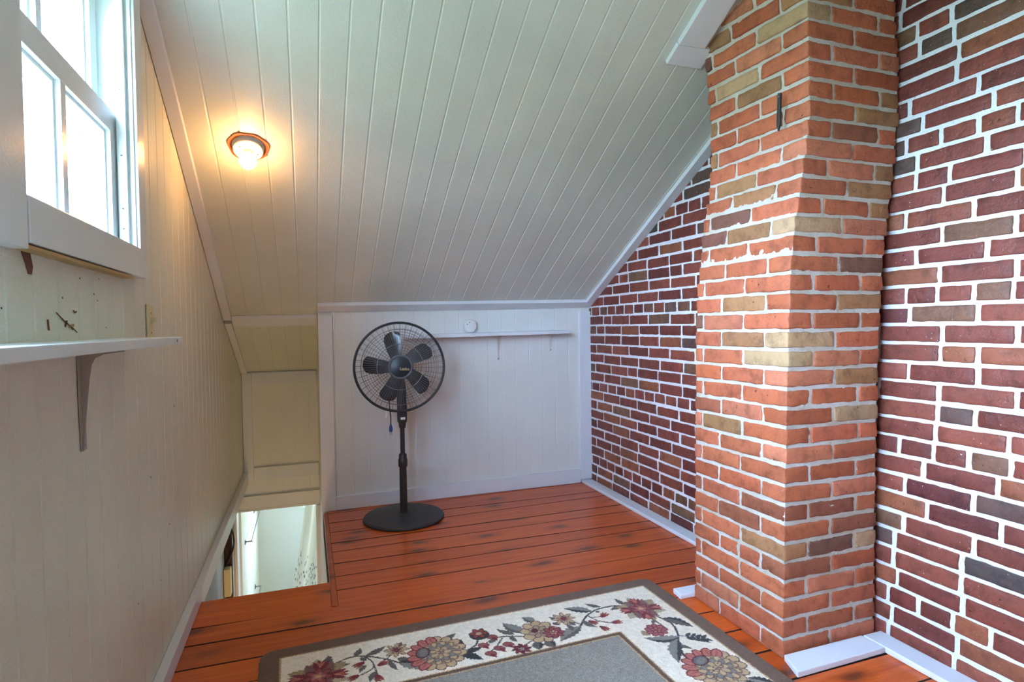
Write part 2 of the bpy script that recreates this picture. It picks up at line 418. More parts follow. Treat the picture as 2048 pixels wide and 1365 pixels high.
jb.box(XO, XL + 0.003, WY1, WY1 + 0.025, WZ0 - .03, WZ1 + .03, fr); jb.box(XO, XL + 0.003, WY0 - 0.065, WY0 - 0.04, WZ0 - .03, WZ1 + .03, fr)
jb.box(XO, XL + 0.003, WY0 - 0.04, WY1, WZ1, WZ1 + 0.03, fr); jb.box(XO - 0.04, XL + 0.003, WY0 - 0.04, WY1, WZ0 - 0.034, WZ0 - 0.001, fr)
jb.box(-0.450, XL + 0.020, WY1 - 0.006, WY1, WZ0, WZ1, fr)
jb.build('jamb', win, bevel=0.0015)
sb = MB(); sb.box(-0.479, -0.456, WY1 - 0.018, WY1 - 0.0005, WZ0, WZ1, fr); sb.box(-0.479, -0.456, WY0 - 0.0395, WY0 - 0.02, WZ0, WZ1, fr); sb.build('sash_stop', win, bevel=0.0015)
sb = MB(); sb.box(-0.572, -0.560, WY1 - 0.012, WY1 - 0.0005, WZ0, WZ1, fr)
sb.box(XO - 0.006, XO + 0.019, 1.850, WY1 - 0.0005, WZ0, WZ1, fr); sb.box(XO - 0.006, XO + 0.019, WY0 - 0.039, WY0 + 0.0, WZ0, WZ1, fr); sb.build('outer_stop', win, bevel=0.0015)
def sash(name, x1, x0, z0, z1, bot, top):
    y0, y1 = WY0 - 0.038, WY1 - 0.002; st = 0.050
    b = MB(); b.box(x0, x1, y0, y0 + st, z0, z1, fr); b.box(x0, x1, y1 - st, y1, z0, z1, fr)
    b.box(x0, x1, y0 + st, y1 - st, z0, z0 + bot, fr); b.box(x0, x1, y0 + st, y1 - st, z1 - top, z1, fr)
    ym = 1.512
    b.box(x0 + 0.004, x1, ym - 0.014, ym + 0.014, z0 + bot, z1 - top, fr)
    g = 0.008                            # glazing bead around each light
    for (ya, yb) in ((y0 + st, ym - 0.014), (ym + 0.014, y1 - st)):
        b.box(x0 + 0.004, x1 - 0.012, ya, ya + g, z0 + bot, z1 - top, fr); b.box(x0 + 0.004, x1 - 0.012, yb - g, yb, z0 + bot, z1 - top, fr)
        b.box(x0 + 0.004, x1 - 0.012, ya + g, yb - g, z0 + bot, z0 + bot + g, fr); b.box(x0 + 0.004, x1 - 0.012, ya + g, yb - g, z1 - top - g, z1 - top, fr)
    o = b.build(name, win, bevel=0.001)
    for (ya, yb) in ((y0 + st, ym - 0.0145), (ym + 0.0145, y1 - st)):
        p = MB(); xm = (x0 + x1) / 2 - 0.006; p.box(xm - 0.0015, xm + 0.0015, ya + 0.001, yb - 0.001, z0 + bot + 0.001, z1 - top - 0.001, M['glass']); q = p.build('pane', o)
    return o
sash('lower_sash', -0.4835, -0.519, 1.3505, 1.714, 0.024, 0.058)
sash('upper_sash', -0.5225, -0.558, 1.660, WZ1 - 0.001, 0.048, 0.045)
nl = MB()
for z in (1.455, 1.40, 1.60, 1.78):
    nl.lathe([(0.0025, 0), (0.0022, 0.0012)], M['screw'], 8, Matrix.Translation((-0.468, WY1 - 0.0185, z)) @ Matrix.Rotation(math.pi / 2, 4, 'X'))
nl.build('screw', win)

# ---- added unseen window, put in to carry the fill light
wn2 = struct(empty('fill_window_3', (XL, (VY0 + VY1) / 2, VZ0)))
for (a0, a1, c0, c1) in ((VY0 - .08, VY0, VZ0 - .08, VZ1 + .08), (VY1, VY1 + .08, VZ0 - .08, VZ1 + .08), (VY0, VY1, VZ0 - .08, VZ0), (VY0, VY1, VZ1, VZ1 + .08)): wbox('casing', XL + 0.001, CX, a0, a1, c0, c1, par=wn2)
b = MB(); b.box(XO, XL, VY0 - .02, VY0, VZ0, VZ1, fr); b.box(XO, XL, VY1, VY1 + .02, VZ0, VZ1, fr); b.box(XO, XL, VY0, VY1, VZ0 - .02, VZ0, fr); b.box(XO, XL, VY0, VY1, VZ1, VZ1 + .02, fr); b.build('jamb', wn2)
b = MB(); zm = (VZ0 + VZ1) / 2
for (a0, a1, c0, c1) in ((VY0, VY0 + .05, VZ0, VZ1), (VY1 - .05, VY1, VZ0, VZ1), (VY0 + .05, VY1 - .05, VZ0, VZ0 + .05), (VY0 + .05, VY1 - .05, VZ1 - .05, VZ1), (VY0 + .05, VY1 - .05, zm - .03, zm + .03)): b.box(-.57, -.54, a0 + .0005, a1 - .0005, c0 + .0005, c1 - .0005, fr)
b.build('sash', wn2)
for c0, c1 in ((VZ0 + .051, zm - .031), (zm + .031, VZ1 - .051)):
    b = MB(); b.box(-.557, -.554, VY0 + .051, VY1 - .051, c0, c1, M['glass']); b.build('pane', wn2)

# ---- left baseboard
bb = MB(); bb.box(XL + 0.0008, XL + 0.031, YB, YF, 0.001, 0.0625, M['trim']); bb.box(XL + 0.0008, XL + 0.031, YF, K2 - 0.021, -0.025, 0.0625, M['trim'])
struct(bb.build('baseboard_left', bevel=0.003))

# =================================================================  CEILING
ce = MB(); gx = [0.257 + 0.0979 * k for k in range(-8, 18)]
def cspan(y0, y1): return lambda p, q: [(y0, y1, y0, y1)]
xr2 = 2.08
grooved(ce, gx, XL - 0.02, xr2, cspan(ridge_y, YC), lambda a, b, n: (a, b, zceil(a, b) - n), M['ceil'], 0.009, 0.0022)
grooved(ce, gx, XL - 0.02, xr2, cspan(YB - 0.03, ridge_y), lambda a, b, n: (a, b, zc_any(a, b) - n), M['ceil'], 0.009, 0.0022)
grooved(ce, gx, XL - 0.02, S + 0.02, cspan(YC, K2 + 0.03), lambda a, b, n: (a, b, zrec(a, b) - n), M['ceil'], 0.009, 0.0022)
for (ya, yb, fn) in ((ridge_y, YC, zceil), (YB - .03, ridge_y, zc_any), (YC, K2 + .03, zrec)):    # roof boards above
    ce.add([(x, yy, fn(x, yy) + 0.05) for x, yy in ((XL - .12, ya), (2.2, ya), (2.2, yb), (XL - .12, yb))], [(0, 1, 2, 3)], M['oldwood'])
struct(ce.build('ceiling', fixn=False))

# ---- trims on the ceiling
NT_ = 0; UP = Vector((0, TAN, 1)).normalized()
def ctrim(x0, x1, y0, y1, t=0.02, fn=zceil, xa=None, xb=None, bev=0.002, lift=0.001):
    """a board lying against the ceiling; thickness t downwards"""
    global NT_; NT_ += 1
    xa = x0 if xa is None else xa; xb = x1 if xb is None else xb     # x0,x1 at y0 ; xa,xb at y1
    b = MB(); top = [(x, y, fn(x, y) - lift) for x, y in ((x0, y0), (x1, y0), (xb, y1), (xa, y1))]
    bot = [(x, y - t * UP.y, z - t * UP.z) for x, y, z in top]
    b.hexa(bot + top, M['trim']); return struct(b.build('trim_%d' % NT_, bevel=bev))
ctrim(XL + 0.002, XL + 0.046, ridge_y, 3.775, 0.026)             # along the left wall
ctrim(XL + 0.002, XL + 0.040, 3.82, K2 - 0.024, 0.022, zrec)
ctrim(XL + 0.048, S - 0.004, 3.765, 3.865, 0.024, lambda x, y: zceil(x, y) if y < YC else zrec(x, y))   # across the stairs
ctrim(S - 0.003, W - 0.062, 3.640, K - 0.0015, 0.024)               # along the top of the knee wall
ctrim(W - 0.060, W - 0.002, 2.02, K - 0.0015, 0.024)                  # down the brick wall
ctrim(1.385, 1.490, 0.9, 1.925, 0.024, xa=1.372, xb=1.492)        # beside the chimney
ctrim(1.372, 1.535, 1.927, 2.004, 0.020)                           # its end block

# =================================================================  KNEE WALL, RECESS
kw = MB(); gk = [0.257 + 0.0979 * k for k in range(-4, 18)]
grooved(kw, gk, S, 2.05, lambda p, q: [(-0.02, zceil(p, K), -0.02, zceil(q, K))], lambda a, b, n: (a, K - n, b), M['knee'], 0.007, 0.0013)
kw.add([(S, K + .09, -.02), (2.05, K + .09, -.02), (2.05, K + .09, 1.25), (S, K + .09, 1.25)], [(0, 1, 2, 3)], M['knee'])
struct(kw.build('wall_back', fixn=False))
rw = MB(); gr = [-0.39 + 0.0985 * k for k in range(0, 5)]
grooved(rw, gr, XL - 0.1, S + 0.01, lambda p, q: [(-0.160, zrec(p, K2) + .01, -0.160, zrec(q, K2) + .01)], lambda a, b, n: (a, K2 - n, b), M['knee'], 0.007, 0.0009)
rw.add([(XL - .1, K2 + .102, -.160), (S + .01, K2 + .102, -.160), (S + .01, K2 + .1, .82), (XL - .1, K2 + .1, .82)], [(0, 1, 2, 3)], M['knee'])
struct(rw.build('wall_recess', fixn=False))
rs = MB(); rs.box(S + 0.0005, S + 0.05, K + 0.002, K2 + 0.1, -0.160, 1.28, M['wallL']); struct(rs.build('wall_stair_side'))
def tbox(x0, x1, y0, y1, z0, z1, m=None, bev=0.002):
    global NT_; NT_ += 1
    b = MB(); b.box(x0, x1, y0, y1, z0, z1, m or M['trim']); return struct(b.build('trim_%d' % NT_, bevel=bev))
tbox(S - 0.002, 0.147, K - 0.021, K - 0.0005, 0.0005, 1.196)             # left post
tbox(1.805, W - 0.001, K - 0.021, K - 0.0005, 0.023, 1.212)             # right post
def base_back():
    b = MB(); b.hexa([(0.1475, K - .018, .001), (1.8045, K - .018, .001), (1.8045, K - .0005, .001), (.1475, K - .0005, .001), (.1475, K - .018, .084), (1.8045, K - .018, .098), (1.8045, K - .0005, .098), (.1475, K - .0005, .084)], M['trim'])
    return struct(b.build('baseboard_back', bevel=0.002))
base_back()
tbox(XL + 0.002, -0.394, K2 - 0.02, K2 - 0.0005, 0.004, 0.792)           # recess post
tbox(-0.393, S - 0.004, K2 - 0.018, K2 - 0.0005, 0.704, 0.795)           # recess top board
tbox(-0.393, S - 0.002, K2 - 0.018, K2 - 0.0005, -0.008, 0.088)          # recess bottom board
# =================================================================  STAIRWELL AND LOWER ROOM
LZ = -2.45
hd = MB(); hd.box(-0.70, S + 0.1, K2 - 0.022, K2 + 0.11, -0.232, -0.121, M['knee']); hd.box(-0.66, S + .1, K2 - .026, K2 - .022, -.232, -.216, M['knee']); struct(hd.build('trim_header', bevel=0.002))
sl = MB(); sl.box(-0.70, -0.6, YF - 0.4, K2 - 0.0, LZ, -0.077, M['stone']); sl.box(-0.70, XL - 0.02, YF - 0.4, K2 + 0.1, -0.076, -0.061, M['oldwood']); struct(sl.build('wall_stair_left'))
sr = MB(); grooved(sr, [2.6 + 0.1 * k for k in range(22)], 2.2, K2, lambda p, q: [(LZ, -0.162, LZ, -0.162)], lambda a, b, n: (S + 0.006 - n, a, b), M['knee'], 0.01, 0.004)
sr.add([(S + .06, 2.2, LZ), (S + .06, K2, LZ), (S + .06, K2, -.162), (S + .06, 2.2, -.162)], [(0, 1, 2, 3)], M['knee']); struct(sr.build('wall_stair_right', fixn=False))
sf = MB(); sf.box(-0.7, S + .06, 2.2, 2.3, LZ, -0.162, M['lowwall']); struct(sf.build('wall_stair_front'))
jl = MB(); jl.box(-0.533, -0.515, K2 - 0.03, K2 + 0.11, LZ, -0.234, M['trim']); jl.box(-0.548, -0.535, K2 - 0.02, K2 + .05, LZ, -.234, M['trim']); struct(jl.build('trim_door_jamb', bevel=0.001))
jr = MB()
for a, b, c in ((0.036, 0.047, 0.02), (0.048, 0.056, 0.035), (0.057, 0.0705, 0.05)): jr.box(a, b, K2 - c, K2 + 0.1, LZ, -0.234, M['trim'])
struct(jr.build('trim_door_casing', bevel=0.001))
sd = MB(); sd.box(-0.5985, -0.5500, K2 - 0.06, K2 - 0.0, LZ, -0.121, M['oldwood']); sd = sd.build('wall_stud', bevel=0.004); tag(sd, 'dark old timber stud at the left of the opening below the stairs', 'wall stud')
ROOM_Y = 6.25
lr = MB()
lr.box(-0.70, -0.50, K2 + 0.112, ROOM_Y, LZ, -0.20, M['lowwall'])
struct(lr.build('wall_lower_left'))
lr = MB()
wzx0, wzx1, wzz0, wzz1 = -0.07, 0.9, -0.72, -0.38                   # small high window downstairs
Y0, Y1 = ROOM_Y + 0.001, ROOM_Y + 0.1
lr.box(-0.6, wzx0, Y0, Y1, LZ, -0.20, M['lowwallg']); lr.box(wzx1, 1.9, Y0, Y1, LZ, -.2, M['lowwallg']); lr.box(wzx0, wzx1, Y0, Y1, LZ, wzz0, M['lowwallg']); lr.box(wzx0, wzx1, Y0, Y1, wzz1, -.2, M['lowwallg'])
struct(lr.build('wall_lower_back'))
lr = MB(); lr.box(1.8, 1.9, K2 + .101, ROOM_Y, LZ, -.2, M['lowwall']); struct(lr.build('wall_lower_right'))
lr = MB(); lr.box(S + .062, 1.9, K2 + .0, K2 + .1, LZ, -.2, M['lowwall']); struct(lr.build('wall_lower_front'))
lr = MB(); lr.box(-.7, 1.9, 2.2, ROOM_Y + .1, LZ - .1, LZ, M['lowwall']); struct(lr.build('floor_lower'))
lr = MB(); lr.box(-.7, 1.9, K2 + .111, ROOM_Y + .1, -.199, -.12, M['lowwall']); struct(lr.build('ceiling_lower'))
w2 = struct(empty('window_2', ((wzx0 + wzx1) / 2, ROOM_Y, wzz0)))
b = MB(); 
for (a0, a1, c0, c1) in ((wzx0 + .001, wzx0 + .03, wzz0 + .001, wzz1 - .001), (wzx1 - .03, wzx1 - .001, wzz0 + .001, wzz1 - .001), (wzx0 + .03, wzx1 - .03, wzz0 + .001, wzz0 + .03), (wzx0 + .03, wzx1 - .03, wzz1 - .03, wzz1 - .001)):
    b.box(a0, a1, ROOM_Y + .01, ROOM_Y + .05, c0, c1, M['trim'])
b.build('window_frame', w2); b = MB(); b.box(wzx0 + .03, wzx1 - .03, ROOM_Y + .028, ROOM_Y + .031, wzz0 + .03, wzz1 - .03, M['glass']); b.build('pane', w2)

# towel bars on the lower left wall
def towel_bar(y0, y1, z, lab):
    t = empty('towel_bar', (-0.5, y0, z)); tag(t, lab, 'towel bar', 'towel bars in the room below')
    b = MB(); b.tube([(-0.45, y0, z), (-0.45, y1, z)], 0.006, M['chrome'], 8); b.build('bar', t, smooth=True)
    for yy in (y0, y1):
        b = MB(); b.tube([(-0.499, yy, z), (-0.45, yy, z)], 0.006, M['chrome'], 8); b.lathe([(0.024, 0), (0.02, 0.006)], M['chrome'], 16, Matrix.Translation((-0.4995, yy, z)) @ Matrix.Rotation(math.pi / 2, 4, 'Y'))
        b.build('post', t, smooth=True)
towel_bar(5.03, 5.86, -0.575, 'upper metal towel bar on the pale wall seen through the stair opening')
towel_bar(5.05, 5.78, -1.255, 'lower metal towel bar on the pale wall, seen just above the stair-head floorboard')
# junction box + cable
b = MB(); b.box(-0.5985, -0.552, K2 - 0.135, K2 - 0.064, -0.80, -0.60, M['ivory']); jbx = b.build('junction_box', bevel=0.006)
tag(jbx, 'beige electrical box on the dark stud beneath the left baseboard', 'electrical box')
b = MB(); pts = []
for i in range(21):
    t = i / 20; pts.append((-0.585 + 0.055 * math.sin(math.pi * t), K2 - 0.095 + 0.02 * t, -0.59 + 0.36 * t))
b.tube(pts, 0.006, M['black_rubber'], 8); cb = b.build('cable', smooth=True); tag(cb, 'black cable curving up from the beige box on the dark stud', 'cable')

# shower curtain: hangs in folds, printed near the hem
def curtain():
    nu, nv = 90, 150
    vs = []; cols = []
    stroke = []
    r2 = random.Random(3)
    for k in range(210):
        v = 0.26 + 0.38 * r2.random() ** 0.8; u = r2.random()
        a = r2.uniform(-0.35, 0.35); L = 0.012; stroke.append((u, v, a, L, 0.008, (0.42, 0.45, 0.50)))
    for k in range(75):
        v = 0.52 + 0.42 * r2.random(); u = r2.random(); a = r2.uniform(-1.5, 1.5); stroke.append((u, v, a, r2.uniform(.02, .05), 0.012, (0.36, 0.38, 0.46)))
    for k in range(16):
        v = 0.60 + 0.3 * r2.random(); u = r2.random(); stroke.append((u, v, r2.uniform(-1, 1), .025, 0.045, (0.86, 0.80, 0.36)))
    H = 1.65
    for j in range(nv + 1):
        v = j / nv; z = -0.50 - H * v
        for i in range(nu + 1):
            u = i / nu
            spread = 0.05 + 0.30 * v ** 1.1
            x = 0.32 - (0.32 + spread) * (1 - u) ; yy = 5.62 + 0.03 * math.sin(u * 26) * (0.6 + 0.4 * v) - 0.10 * v
            vs.append((x, yy, z))
            c = (0.86, 0.88, 0.86)
            for (su, sv, a, L, wd, cc) in stroke:
                dx = (u - su) * 0.6; dy = (v - sv) * H
                if abs(dx) > 0.07 or abs(dy) > 0.07: continue
                p = dx * math.sin(a) + dy * math.cos(a); q = dx * math.cos(a) - dy * math.sin(a)
                if abs(p) < L and abs(q) < wd / 2: c = cc
            cols.append(lin(c) + (1,))
    fs = [(j * (nu + 1) + i, j * (nu + 1) + i + 1, (j + 1) * (nu + 1) + i + 1, (j + 1) * (nu + 1) + i) for j in range(nv) for i in range(nu)]
    b = MB(); b.add(vs, fs, M['curtain']); o = b.build('shower_curtain', smooth=True, fixn=False)
    o.modifiers.clear()
    a = o.data.attributes.new('pile', 'FLOAT_COLOR', 'POINT'); a.data.foreach_set('color', np.array(cols, dtype=np.float32).ravel())
    sm = o.modifiers.new('thick', 'SOLIDIFY'); sm.thickness = 0.002
    return tag(o, 'white curtain printed with grey strokes and yellow shapes, in the room below the stairs', 'curtain')
curtain()

# =================================================================  BRICKWORK
def rounded_template(tx, ty, tz, skip=()):
    """grid on a box surface given parameter lists; returns surface index triples + quads"""
    idx = {}; pts = []; faces = []
    def vid(i, j, k):
        key = (i, j, k)
        if key not in idx: idx[key] = len(pts); pts.append(key)
        return idx[key]
    nx, ny, nz = len(tx) - 1, len(ty) - 1, len(tz) - 1
    for k in (0, nz):
        if ('z', k > 0) in skip: continue
        for i in range(nx):
            for j in range(ny):
                q = [vid(i, j, k), vid(i + 1, j, k), vid(i + 1, j + 1, k), vid(i, j + 1, k)]; faces.append(q if k else q[::-1])
    for j in (0, ny):
        if ('y', j > 0) in skip: continue
        for i in range(nx):
            for k in range(nz):
                q = [vid(i, j, k), vid(i + 1, j, k), vid(i + 1, j, k + 1), vid(i, j, k + 1)]; faces.append(q if not j else q[::-1])
    for i in (0, nx):
        if ('x', i > 0) in skip: continue
        for j in range(ny):
            for k in range(nz):
                q = [vid(i, j, k), vid(i, j + 1, k), vid(i, j + 1, k + 1), vid(i, j, k + 1)]; faces.append(q if i else q[::-1])
    return pts, faces
def axis_vals(h, r, step):
    n = max(1, int(round(2 * (h - r) / step)))
    return [-h, ] + [-(h - r) + 2 * (h - r) * i / n for i in range(n + 1)] + [h]
class Bricks:
    def __init__(s): s.v = []; s.f = []; s.c = []
    def brick(s, c, h, col, mp, r=0.005, step=(0.024, 0.03, 0.018), jit=0.0016, seed=0.0, skip=()):
        """c centre, h half sizes in local (a,b,d) space; mp maps local to world"""
        tx, ty, tz = axis_vals(h[0], r, step[0]), axis_vals(h[1], r, step[1]), axis_vals(h[2], r, step[2])
        pts, fs = rounded_template(tx, ty, tz, skip); b = len(s.v)
        tilt = random.uniform(-0.012, 0.012)
        for (i, j, k) in pts:
            q = Vector((tx[i], ty[j], tz[k]))
            inn = Vector([max(-(hh - r), min(hh - r, qq)) for hh, qq in zip(h, q)])
            d = q - inn
            p = inn + (d.normalized() * r if d.length > 1e-9 else d)
            w = Vector(c) + p
            s1 = mnoise.noise_vector((w * 38) + Vector((seed, 0, 0))); s2 = mnoise.noise_vector((w * 110) + Vector((0, seed, 0)))
            w = w + s1 * jit * 1.35 + s2 * jit * 0.8
            w.z += p.x * tilt
            s.v.append(tuple(mp(w)))
        for f in fs: s.f.append(tuple(b + x for x in f)); s.c.append(col)
def pick(pal):
    tot = sum(w for w, _ in pal); t = random.random() * tot
    for w, c in pal:
        t -= w
        if t <= 0: break
    k = random.uniform(0.86, 1.12); c = lin((c[0] / 255, c[1] / 255, c[2] / 255))
    return tuple(min(1, x * k * random.uniform(0.96, 1.04)) for x in c) + (1,)
def brick_object(name, bk, mort_v, mort_f, mb_mat, mm_mat):
    nv = len(bk.v); me = bpy.data.meshes.new(name)
    me.from_pydata(bk.v + mort_v, [], bk.f + [tuple(nv + i for i in f) for f in mort_f])
    me.materials.append(mb_mat); me.materials.append(mm_mat)
    me.polygons.foreach_set('material_index', [0] * len(bk.f) + [1] * len(mort_f))
    a = me.attributes.new('brick', 'FLOAT_COLOR', 'FACE')
    a.data.foreach_set('color', np.array(bk.c + [(1, 1, 1, 1)] * len(mort_f), dtype=np.float32).ravel())
    me.polygons.foreach_set('use_smooth', [True] * len(me.polygons)); me.update()
    o = bpy.data.objects.new(name, me); COL.objects.link(o); return o

# ---- right brick wall. local a = -y (so a runs toward the camera), b = outwards (-x), d = z
PAL_W = [(5, (126, 64, 52)), (4, (114, 56, 47)), (3, (136, 72, 56)), (1.8, (118, 82, 62)), (0.6, (96, 72, 64)), (1.2, (142, 82, 57)), (0.15, (84, 70, 68)), (0.8, (102, 50, 46))]
def build_brick_wall():
    bk = Bricks(); pitch = 0.0653; hz = 0.0264
    yA, yB = K + 0.06, -0.35
    def mp(w): return (wx(-w.x, w.z) - w.y, -w.x, w.z)     # local y = distance out of the wall
    row = 0; z = 0.032
    while z < 3.0:
        header = (row % 8 == 2)
        L, j = (0.0965, 0.0145) if header else (0.2010, 0.0150)
        off = {0: 0.0, 1: 0.5}[row % 2] * (L + j) + random.uniform(-0.012, 0.012) + (0.02 if header else 0.05)
        a = -yA - off
        wav = random.uniform(0, 6)
        while a < -yB:
            l = L + random.uniform(-0.007, 0.007)
            if not header and random.random() < 0.05: l = 0.0985
            c = a + l / 2; y = -c
            ztop = zc_any(W, y) + 0.03
            if z - hz < ztop:
                zz = z + 0.004 * math.sin(c * 1.7 + wav * 0.3) + random.uniform(-0.0012, 0.0012)
                pr = 0.0045 + random.uniform(-0.001, 0.0015)
                near = y < 2.1
                if y > -0.1 or True:
                    hid = 1.50 < y < 1.93 and z < 2.1
                    st = (0.2, 0.03, 0.06) if hid else (0.026, 0.03, 0.016)
                    bk.brick((c, -0.02 + pr / 2, zz), (l / 2, 0.02 + pr / 2, hz + random.uniform(-0.0016, 0.0014)), pick(PAL_W), mp, 0.0042, st, 0.0017, row * 3.1, skip=(('y', False),))
            a += l + j + random.uniform(-0.002, 0.003)
        row += 1; z += pitch
    # painted mortar skin
    mv = []; mf = []; ny_, nz_ = 300, 190
    for iy in range(ny_ + 1):
        y = yA + 0.0 - (yA - yB) * iy / ny_
        zt = zc_any(W, y) + 0.04
        for iz in range(nz_ + 1):
            z = -0.02 + (zt + 0.02) * iz / nz_
            n = mnoise.noise(Vector((y * 45, 0, z * 45))) * 0.0016 + mnoise.noise(Vector((y * 14, 3, z * 14))) * 0.0012
            mv.append((wx(y, z) - (0.0002 + n), y, z))
    for iy in range(ny_):
        for iz in range(nz_):
            b = iy * (nz_ + 1) + iz; mf.append((b, b + nz_ + 1, b + nz_ + 2, b + 1))
    b = len(mv)                                         # plain backing and the stretch behind the camera
    for (y0, y1) in ((yB, ridge_y - (ridge_y - YB) - 0.03),):
        pass
    yb2 = YB - 0.03
    pts = [(W + 0.008 + 0.0, yB, -0.02), (W + 0.008, yb2, -0.02), (W + 0.10, yb2, zc_any(W, yb2) + .04), (W + 0.10, yB, zc_any(W, yB) + .04)]
    mv += pts; mf.append((b, b + 1, b + 2, b + 3)); b = len(mv)
    bx = 2.19; prof = [(yb2, -0.02), (yA, -0.02), (yA, zc_any(W, yA) + .04), (ridge_y, zc_any(W, ridge_y) + .04), (yb2, zc_any(W, yb2) + .04)]
    mv += [(bx, yy, zz) for yy, zz in prof]; mf.append(tuple(b + i for i in range(5)))
    return brick_object('wall_right', bk, mv, mf, M['brickW'], M['mortarW'])
struct(build_brick_wall())

# ---- chimney
PAL_C = [(7, (180, 98, 66)), (4, (172, 90, 58)), (2.5, (188, 112, 82)), (2.0, (160, 112, 74)), (1.2, (148, 84, 60)), (0.9, (178, 142, 106)), (0.6, (126, 80, 64))]
def interp(tab, z):
    if z <= tab[0][0]: return tab[0][1]
    for (a, u), (b, v) in zip(tab[:-1], tab[1:]):
        if z <= b: return u + (v - u) * (z - a) / (b - a)
    return tab[-1][1]
T_FL = [(0, 1.468), (0.53, 1.478), (0.93, 1.488), (1.135, 1.497), (1.32, 1.505), (1.39, 1.514), (1.47, 1.526), (1.54, 1.541), (1.64, 1.557), (1.72, 1.570), (1.815, 1.585), (2.0, 1.579), (2.18, 1.576), (2.5, 1.572)]
T_BL = [(0, 1.468), (0.6, 1.469), (1.13, 1.477), (1.21, 1.482), (1.29, 1.490), (1.395, 1.501), (1.537, 1.518), (1.6, 1.538), (1.76, 1.555), (1.90, 1.552), (2.05, 1.540), (2.18, 1.525), (2.3, 1.49), (2.45, 1.455)]
T_FR = [(0, 1.881), (0.485, 1.888), (0.91, 1.896), (1.19, 1.911), (1.37, 1.924), (1.546, 1.955), (1.67, 1.972), (1.83, 1.990), (2.02, 1.992), (2.175, 1.975), (2.5, 1.97)]
CY0, CY1 = 1.498, 1.958
def build_chimney():
    bk = Bricks(); pitch = 0.0642; hz = 0.0259; row = 0; z = 0.0305 - 0.0
    j = 0.0125
    def left_x(y, z): t = (y - CY0) / (CY1 - CY0); return interp(T_FL, z) * (1 - t) + interp(T_BL, z) * t
    while z < 2.62:
        zq = z; par = row % 2
        xr = interp(T_FR, zq); wd = xr - interp(T_FL, zq)
        jx = random.uniform(-0.0022, 0.0008)
        col_corner = pick(PAL_C); half = 0.098; full = 0.2
        def mk(u0, u1, y0, y1, col):     # u measured from the left face
            def mp(w):
                x0 = left_x(w.y, zq); return (x0 + w.x, w.y, w.z)
            zz = z + random.uniform(-0.0012, 0.0012)
            bk.brick(((u0 + u1) / 2, (y0 + y1) / 2, zz), ((u1 - u0) / 2, (y1 - y0) / 2, hz + random.uniform(-.001, .001)), col, mp, 0.0045, (0.026, 0.026, 0.014), 0.0026, row * 2.3)
        jt = lambda: random.uniform(-0.004, 0.004)
        px = lambda: random.uniform(-0.0025, 0.0010)
        D = 0.1
        if par:      # long brick along the left face at the corner
            a = half + jt(); b = CY0 + full + jt(); c = b + j + 0.2 + jt()
            mk(px() + jx, a, CY0 + px(), b, col_corner)
            f2 = min(a + j + full + jt(), wd - 0.06)
            mk(a + j, f2, CY0 + px(), CY0 + D, pick(PAL_C)); mk(f2 + j, wd - px(), CY0 + px(), CY0 + D, pick(PAL_C))
            mk(px() + jx, D, b + j, c, pick(PAL_C)); mk(px() + jx, D, c + j, CY1, pick(PAL_C))
        else:
            a = full + jt(); b = CY0 + half + jt(); c = b + j + 0.2 + jt()
            mk(px() + jx, a, CY0 + px(), b, col_corner)
            mk(a + j, wd - px(), CY0 + px(), CY0 + D, pick(PAL_C))
            if random.random() < 0.15:
                mid = b + j + 0.095; mk(px() + jx, D, b + j, mid, pick(PAL_C)); mk(px() + jx, D, mid + j, c, pick(PAL_C))
            else: mk(px() + jx, D, b + j, c, pick(PAL_C))
            mk(px() + jx, D, c + j, CY1, pick(PAL_C))
        # back course, seen from the side only
        mk(D + j, wd - 0.004, CY1 - 0.1, CY1, pick(PAL_C))
        row += 1; z += pitch
    # rough mortar core, sometimes squeezed out past the bricks
    mv = []; mf = []
    z0, z1, nz_ = 0.0, 2.62, 420
    def ring(z):
        pts = []
        def mort(y): return (left_x(y, z))
        n1, n2 = 64, 62
        for i in range(n1): pts.append(('L', CY1 - (CY1 - CY0) * i / n1))
        for i in range(n2): pts.append(('F', i / n2))
        for i in range(6): pts.append(('R', CY0 + (CY1 - CY0) * i / 6))
        for i in range(6): pts.append(('B', 1 - i / 6))
        return pts
    n = None
    for iz in range(nz_ + 1):
        z = z0 + (z1 - z0) * iz / nz_; xr = interp(T_FR, z)
        for kind, t in (R := ring(z)):
            if kind == 'L': x, y, nx, ny = left_x(t, z), t, -1, 0
            elif kind == 'F': x0 = left_x(CY0, z); x, y, nx, ny = x0 + (xr - x0) * t, CY0, 0, -1
            elif kind == 'R': x, y, nx, ny = xr, t, 1, 0
            else: x0 = left_x(CY1, z); x, y, nx, ny = x0 + (xr - x0) * t, CY1, 0, 1
            if kind == 'F' and t == 0: nx, ny = -0.8, -0.8
            if kind == 'L' and t == CY1: nx, ny = -0.8, 0.8
            if kind == 'R' and t == CY0: nx, ny = 0.8, -0.8
            if kind == 'B' and t == 1: nx, ny = 0.8, 0.8
            P = Vector((x, y, z)); q = mnoise.noise(P * 75) * 0.0020 + mnoise.noise(P * 190) * 0.0014 + mnoise.noise(P * 12) * 0.0008
            base = -0.0042 if kind == 'L' else (-0.0038 if kind == 'F' else -0.004)
            d = base + q
            mv.append((x + nx * d, y + ny * d, z))
        n = len(R)
    for iz in range(nz_):
        for i in range(n):
            k = (i + 1) % n; mf.append((iz * n + i, iz * n + k, (iz + 1) * n + k, (iz + 1) * n + i))
    mf.append(tuple(range(n - 1, -1, -1))); mf.append(tuple(nz_ * n + i for i in range(n)))
    o = brick_object('brick_chimney', bk, mv, mf, M['brickC'], M['mortarC'])
